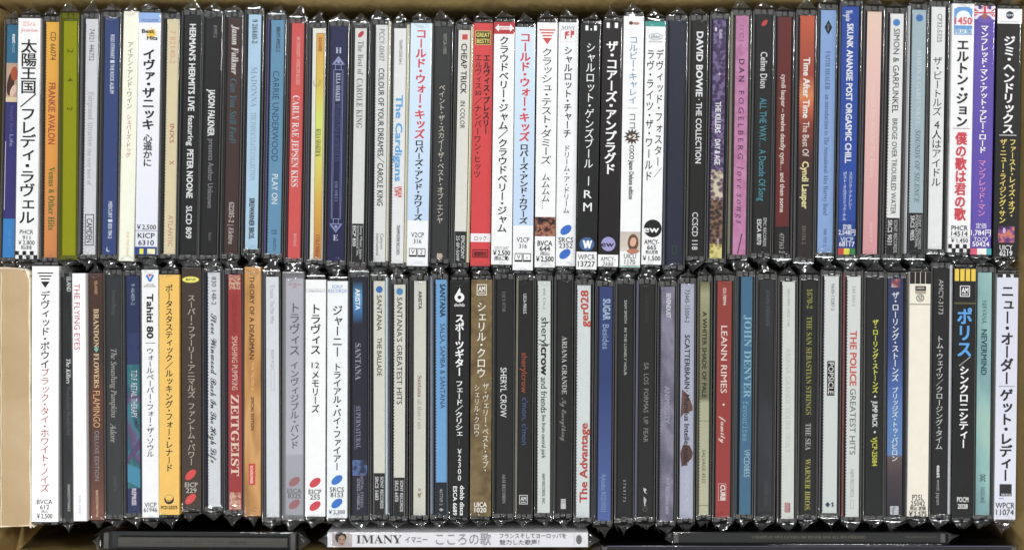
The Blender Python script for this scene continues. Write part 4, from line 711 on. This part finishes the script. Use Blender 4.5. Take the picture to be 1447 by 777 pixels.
preload([r[10] for r in TOP + BOT])
def place_row(row, group, xl, xr, seed0):
    n = len(row)
    mid = [((r[1] + r[3]) / 2, (r[2] + r[4]) / 2) for r in row]     # average left / right edge of each label
    for i, it in enumerate(row):
        a, b = mid[i]
        if it[0] == 'J':
            if i == 0: lo = xl
            else:
                pa, pb = mid[i-1]; gap = a - pb; lo = pb + (gap * 0.44 if row[i-1][0] == 'J' else 0.5)
                if row[i-1][0] == 'J' and 'strip' in row[i-1][11]: lo = max(lo, pb + 5.6)
            if i == n - 1: hi = xr
            else:
                na, nb = mid[i+1]; gap = na - b; hi = b + (gap * 0.44 - 0.5 if row[i+1][0] == 'J' else gap - 0.5)
                if 'strip' in it[11]: hi = max(hi, b + 5.0)
        else: lo, hi = a, b
        root = jewel_case(it, lo, hi, seed0 + i)
        root['group'] = group
place_row(TOP, 'CD cases standing in the upper row', 2, 1444, 100)
place_row(BOT, 'CD cases standing in the lower row', 40, 1440, 300)

# ------------------------------------------------------------------ cases lying along the bottom edge
def fallen_case(x0, x1, y0, y1, z, col, label, elems, card=False, seed=1, rz=0.0, ext=0, lab=None):
    xc, yc = (x0 + x1) / 2, (y0 + y1) / 2
    root = empty('cd_digipak' if card else 'cd_case', (PX(xc), PY(yc), z), rz)
    # local frame: long axis along world x. Work in a frame turned so that draw()'s y runs along x.
    hx, hy = (x1 - x0) / 2 * S, (y1 - y0) / 2 * S
    fx = lambda x: x * S; fy = lambda y: (yc - y) * S
    if card:
        mb = MB(); mb.rbox(-hx, hx, -hy, hy, -0.13, 0, 0.0004); body = mb.build('card_cover', paper(col), root)
        draw(elems, body, lambda x: (x - xc) * S, fy, 0, 0)
    else:
        mb = MB(); mb.box(-hx + 0.001, hx - 0.001, -hy + 0.0005, hy - 0.0005, -0.13, -0.0014); mb.build('tray', plastic('131315', 0.35), root)
        mb = MB(); mb.rbox(-hx, hx, -hy, hy, -0.131, 0.0009, 0.0004); sh = mb.build('clear_shell', SHELL, root)
        l0, l1, m0, m1 = lab
        mb = MB(); mb.box((l0 - xc) * S, (l1 - xc) * S, fy(m1), fy(m0), -0.0014, 0); body = mb.build('spine_card', paper(col), root)
        draw(elems, body, lambda x: (x - xc) * S, fy, 0, 0)
        mb = MB(); mb.rbox(-hx + 0.0005, -hx + 0.003, -hy + 0.001, hy - 0.001, -0.004, 0.0003, 0.0002); mb.rbox(hx - 0.003, hx - 0.0005, -hy + 0.001, hy - 0.001, -0.004, 0.0003, 0.0002); mb.build('hinge_end', BLOCK, sh)
    fm = film_mesh(hy + 0.0002, hx + 0.0003 + ext, 0.0013 if not card else 0.0005, seed).build('wrap_film', FILM, root)
    fm.rotation_euler = (0, 0, -PI / 2)
    fm.data.materials.append(FILME)
    for p in fm.data.polygons:
        if abs(p.center.y) > hx + ext: p.material_index = 1
    tag(root, label, 'CD case', 'CD cases lying along the bottom edge')
def Hx(s, x0, x1, y, cap, c, st='s'): return H(s, y, cap, c, st, x1 - x0, (x0 + x1) / 2)
fallen_case(138, 415, 755, 783, -0.007, '4c4a42', 'see-through wrapped grey CD case lying on its side at the bottom left', [
  Hx('― マルーン5 ソングス・アバウト・ジェーン', 214, 345, 770.5, 5, '2c2c28'), Hx('SONGS ABOUT', 175, 205, 770.5, 4, '45443c'), Hx('SPECIAL', 318, 345, 770.5, 4.5, '30302a', 'i')], seed=901, ext=0.001, lab=(160, 402, 764, 777), rz=-0.006)
fallen_case(463, 831, 751, 772, 0.001, 'dddcdf', 'long white card CD cover with a small portrait, lying at the bottom centre', [
  M(750.8, 771, blotch_mat(('9c9494', 'b0a6a4', 'c0b8b4'), 90), 470, 498), ('E', 482, 758, 8, 8.5, '2c2826', 0), ('E', 483.5, 762.5, 5.2, 7.5, 'a8846e', 0), ('E', 480.6, 761, 1.3, 0.7, '2c2020', 0), ('E', 486.2, 761, 1.3, 0.7, '2c2020', 0), ('E', 483.5, 767, 2.2, 0.8, '6c3c38', 0),
  Hx('IMANY', 504, 568, 760.5, 11.5, '38383a', 'r'), Hx('イマニー', 573, 604, 761.5, 7, '4c4c50'), Hx('こころの歌', 616, 694, 761, 13, '8c8c92'), Hx('フランスそしてヨーロッパを', 706, 800, 756, 5.5, '6c6c72'), Hx('魅力した歌声！', 706, 762, 765, 5.5, '6c6c72'), ('E', 818, 761, 4, 6.5, '66666c', 0), ('B', 752, 770, 'c8c8cc', 811, 811.6)], card=True, seed=902)
fallen_case(950, 1336, 750, 768, 0.001, '232422', 'black wrapped CD case with faint beige capitals lying at the bottom right', [
  Hx('COLDPLAY VIVA LA VIDA OR DEATH AND ALL HIS FRIENDS', 1062, 1222, 757.5, 4, '6c6658', 'r'), Hx('PARLOPHONE 212 114 2', 1278, 1322, 757.5, 3, '5c584c')], seed=903, lab=(958, 1328, 752, 764))
fallen_case(850, 1440, 771, 785, -0.002, '242028', 'dark violet edged case lying at the very bottom edge', [('B', 772, 773.2, '5c5470', 860, 1434)], seed=904, lab=(856, 1434, 772, 783))

# ------------------------------------------------------------------ cardboard
def cardboard(name, c0, c1, scale=35):
    m, t, n, b = nt_new(name)
    tc = n.new('ShaderNodeTexCoord'); nz = n.new('ShaderNodeTexNoise'); nz.inputs['Scale'].default_value = scale; nz.inputs['Detail'].default_value = 8; nz.inputs['Roughness'].default_value = 0.6
    cr = n.new('ShaderNodeValToRGB'); e = cr.color_ramp.elements; e[0].position = 0.35; e[0].color = (*lin(c0), 1); e[1].position = 0.68; e[1].color = (*lin(c1), 1)
    bp = n.new('ShaderNodeBump'); bp.inputs['Strength'].default_value = 0.25; bp.inputs['Distance'].default_value = 0.0006
    n2 = n.new('ShaderNodeTexNoise'); n2.inputs['Scale'].default_value = 700; n2.inputs['Detail'].default_value = 3
    t.links.new(tc.outputs['Object'], nz.inputs['Vector']); t.links.new(tc.outputs['Object'], n2.inputs['Vector']); t.links.new(nz.outputs['Fac'], cr.inputs[0]); t.links.new(cr.outputs[0], b.inputs['Base Color'])
    t.links.new(n2.outputs['Fac'], bp.inputs['Height']); t.links.new(bp.outputs[0], b.inputs['Normal']); b.inputs['Roughness'].default_value = 0.85; b.inputs['Specular IOR Level'].default_value = 0.2
    return m
CB = cardboard('brown_cardboard', '8f7a4e', 'a28b5c'); CBT = cardboard('tan_cardboard', 'aa9270', 'baa382', 22); CBE = cardboard('pale_torn_cardboard', 'd8cbb0', 'ece2cc', 90)
bx = empty('cardboard_box', (0, 0, -0.16))
WX0, WX1, WY0, WY1 = PX(-14), PX(1451), PY(800), PY(-9)
T = 0.004
def wall(ax, lo, hi, zb, zt, s0, s1, sg):
    """box wall: upright below zb, leaning outwards above it. ax 'x' or 'y' is its normal; lo/hi its inner face there"""
    mb = MB(); pr = [(lo, 0.0), (lo, 0.16 + zb), (hi, 0.16 + zt)]
    pts = pr + [(p + sg * T, z) for p, z in pr[::-1]]
    for q in (s0, s1):
        for p, z in pts: mb.v.append((q, p, z) if ax == 'y' else (p, q, z))
    for i in range(6): j = (i + 1) % 6; mb.f.append((i, j, 6 + j, 6 + i))
    mb.f.append(tuple(range(6))); mb.f.append(tuple(range(11, 5, -1)))
    o = mb.build('side_wall', CB, bx); return o
wall('y', PY(6), PY(-16), -0.016, 0.006, WX0 - T, WX1 + 0.01, 1)
wall('y', PY(792), PY(800), -0.02, 0.006, WX0 - T, WX1 + 0.01, -1)
wall('x', PX(-6), PX(-20), -0.02, 0.006, WY0, PY(6), -1)
wall('x', PX(1445), PX(1462), -0.018, 0.006, WY0, PY(6), 1)
mb = MB(); mb.box(PX(-6) - T, PX(1445) + T, PY(792) - T, PY(6) + T, -T, -0.0005); mb.build('box_floor', CB, bx)
mb = MB(); mb.v += [(PX(-10), PY(748), 0.13), (PX(36), PY(752), 0.135), (PX(-4), PY(796), 0.138), (PX(-10), PY(796), 0.138), (PX(-10), PY(748), 0.127), (PX(36), PY(752), 0.132), (PX(-4), PY(796), 0.135), (PX(-10), PY(796), 0.135)]
mb.f += [(3, 2, 1, 0), (4, 5, 6, 7), (0, 1, 5, 4), (1, 2, 6, 5), (2, 3, 7, 6), (3, 0, 4, 7)]; mb.build('corner_flap', CB, bx)
tag(bx, 'open brown corrugated box holding the two rows of CD cases', 'box')
gr = MB(); gr.box(-1.6, 1.6, -1.6, 1.6, -0.19, -0.166); tag(gr.build('table_top', plastic('4a4038', 0.6, 'table_surface')), kind='structure')

# folded cardboard piece at the left end of the lower row, its pale inner layer torn open along the edge
cp = empty('cardboard_piece', (PX(20), PY(562), 0.0))
rnd = random.Random(5)
def edge_strip(pts, wd, zt, name):
    mb = MB(); n = len(pts)
    for i, (x, y) in enumerate(pts):
        a = pts[max(0, i-1)]; b = pts[min(n-1, i+1)]; dx, dy = b[0]-a[0], b[1]-a[1]; l = math.hypot(dx, dy) or 1; nx, ny = -dy / l, dx / l
        w = wd * (0.75 + 0.5 * rnd.random())
        for k, (o, z) in enumerate(((-w, -0.004), (-w, -0.0004), (0, 0.0003), (w, -0.0004), (w, -0.004))): mb.v.append(((x + nx * o - 20) * S, (562 - (y + ny * o)) * S, zt + z))
    for i in range(n - 1):
        for k in range(4): a = i * 5 + k; mb.f.append((a, a + 1, a + 6, a + 5))
    return mb.build(name, CBE, cp, True)
mb = MB()
ys = [377 + 3 + i * (366 - 3) / 24 for i in range(25)]
prof = []
for y in ys:
    k = (y - 380) / 363
    xr = 41 + 1.8 * k + 0.5 * math.sin(k * 23) + (-5 * max(0, 1 - k * 22) ** 1.5)
    prof.append(xr)
for i, y in enumerate(ys):
    for x, z in ((-3, -0.12), (-3, 0.0), (2 + 0.4 * math.sin(i), 0.0006), (14, 0.0012 + 0.0003 * math.sin(i * 0.7)), (27, 0.001), (prof[i], 0.0002), (prof[i] + 0.3, -0.12)):
        mb.v.append(((x - 20) * S, (562 - y) * S, z))
for i in range(len(ys) - 1):
    for k in range(6): a = i * 7 + k; mb.f.append((a, a + 1, a + 8, a + 7)) if False else mb.f.append((a + 7, a + 8, a + 1, a))
mb.f.append(tuple(range(7))); mb.f.append(tuple((len(ys) - 1) * 7 + 6 - i for i in range(7)))
mb.build('folded_panel', CBT, cp, False)
edge_strip([(prof[i] + 0.8, ys[i]) for i in range(0, 25)] + [(44, 745)], 1.3, 0.0006, 'torn_edge')
edge_strip([(-3, 378.5), (8, 379), (18, 379.5), (28, 380), (35, 381), (40, 384), (42, 389)], 1.5, 0.0006, 'torn_edge')
edge_strip([(3 + 0.5 * math.sin(i * 1.7), 384 + i * 12) for i in range(31)], 0.6, 0.0012, 'crease_line')
edge_strip([(-3, 743), (12, 742.5), (30, 742), (46, 741), (49, 744)], 1.3, 0.0008, 'torn_edge')
tag(cp, 'folded tan cardboard with torn pale edges at the left end of the lower row', 'cardboard')

bpy.data.objects.remove(TYPE)
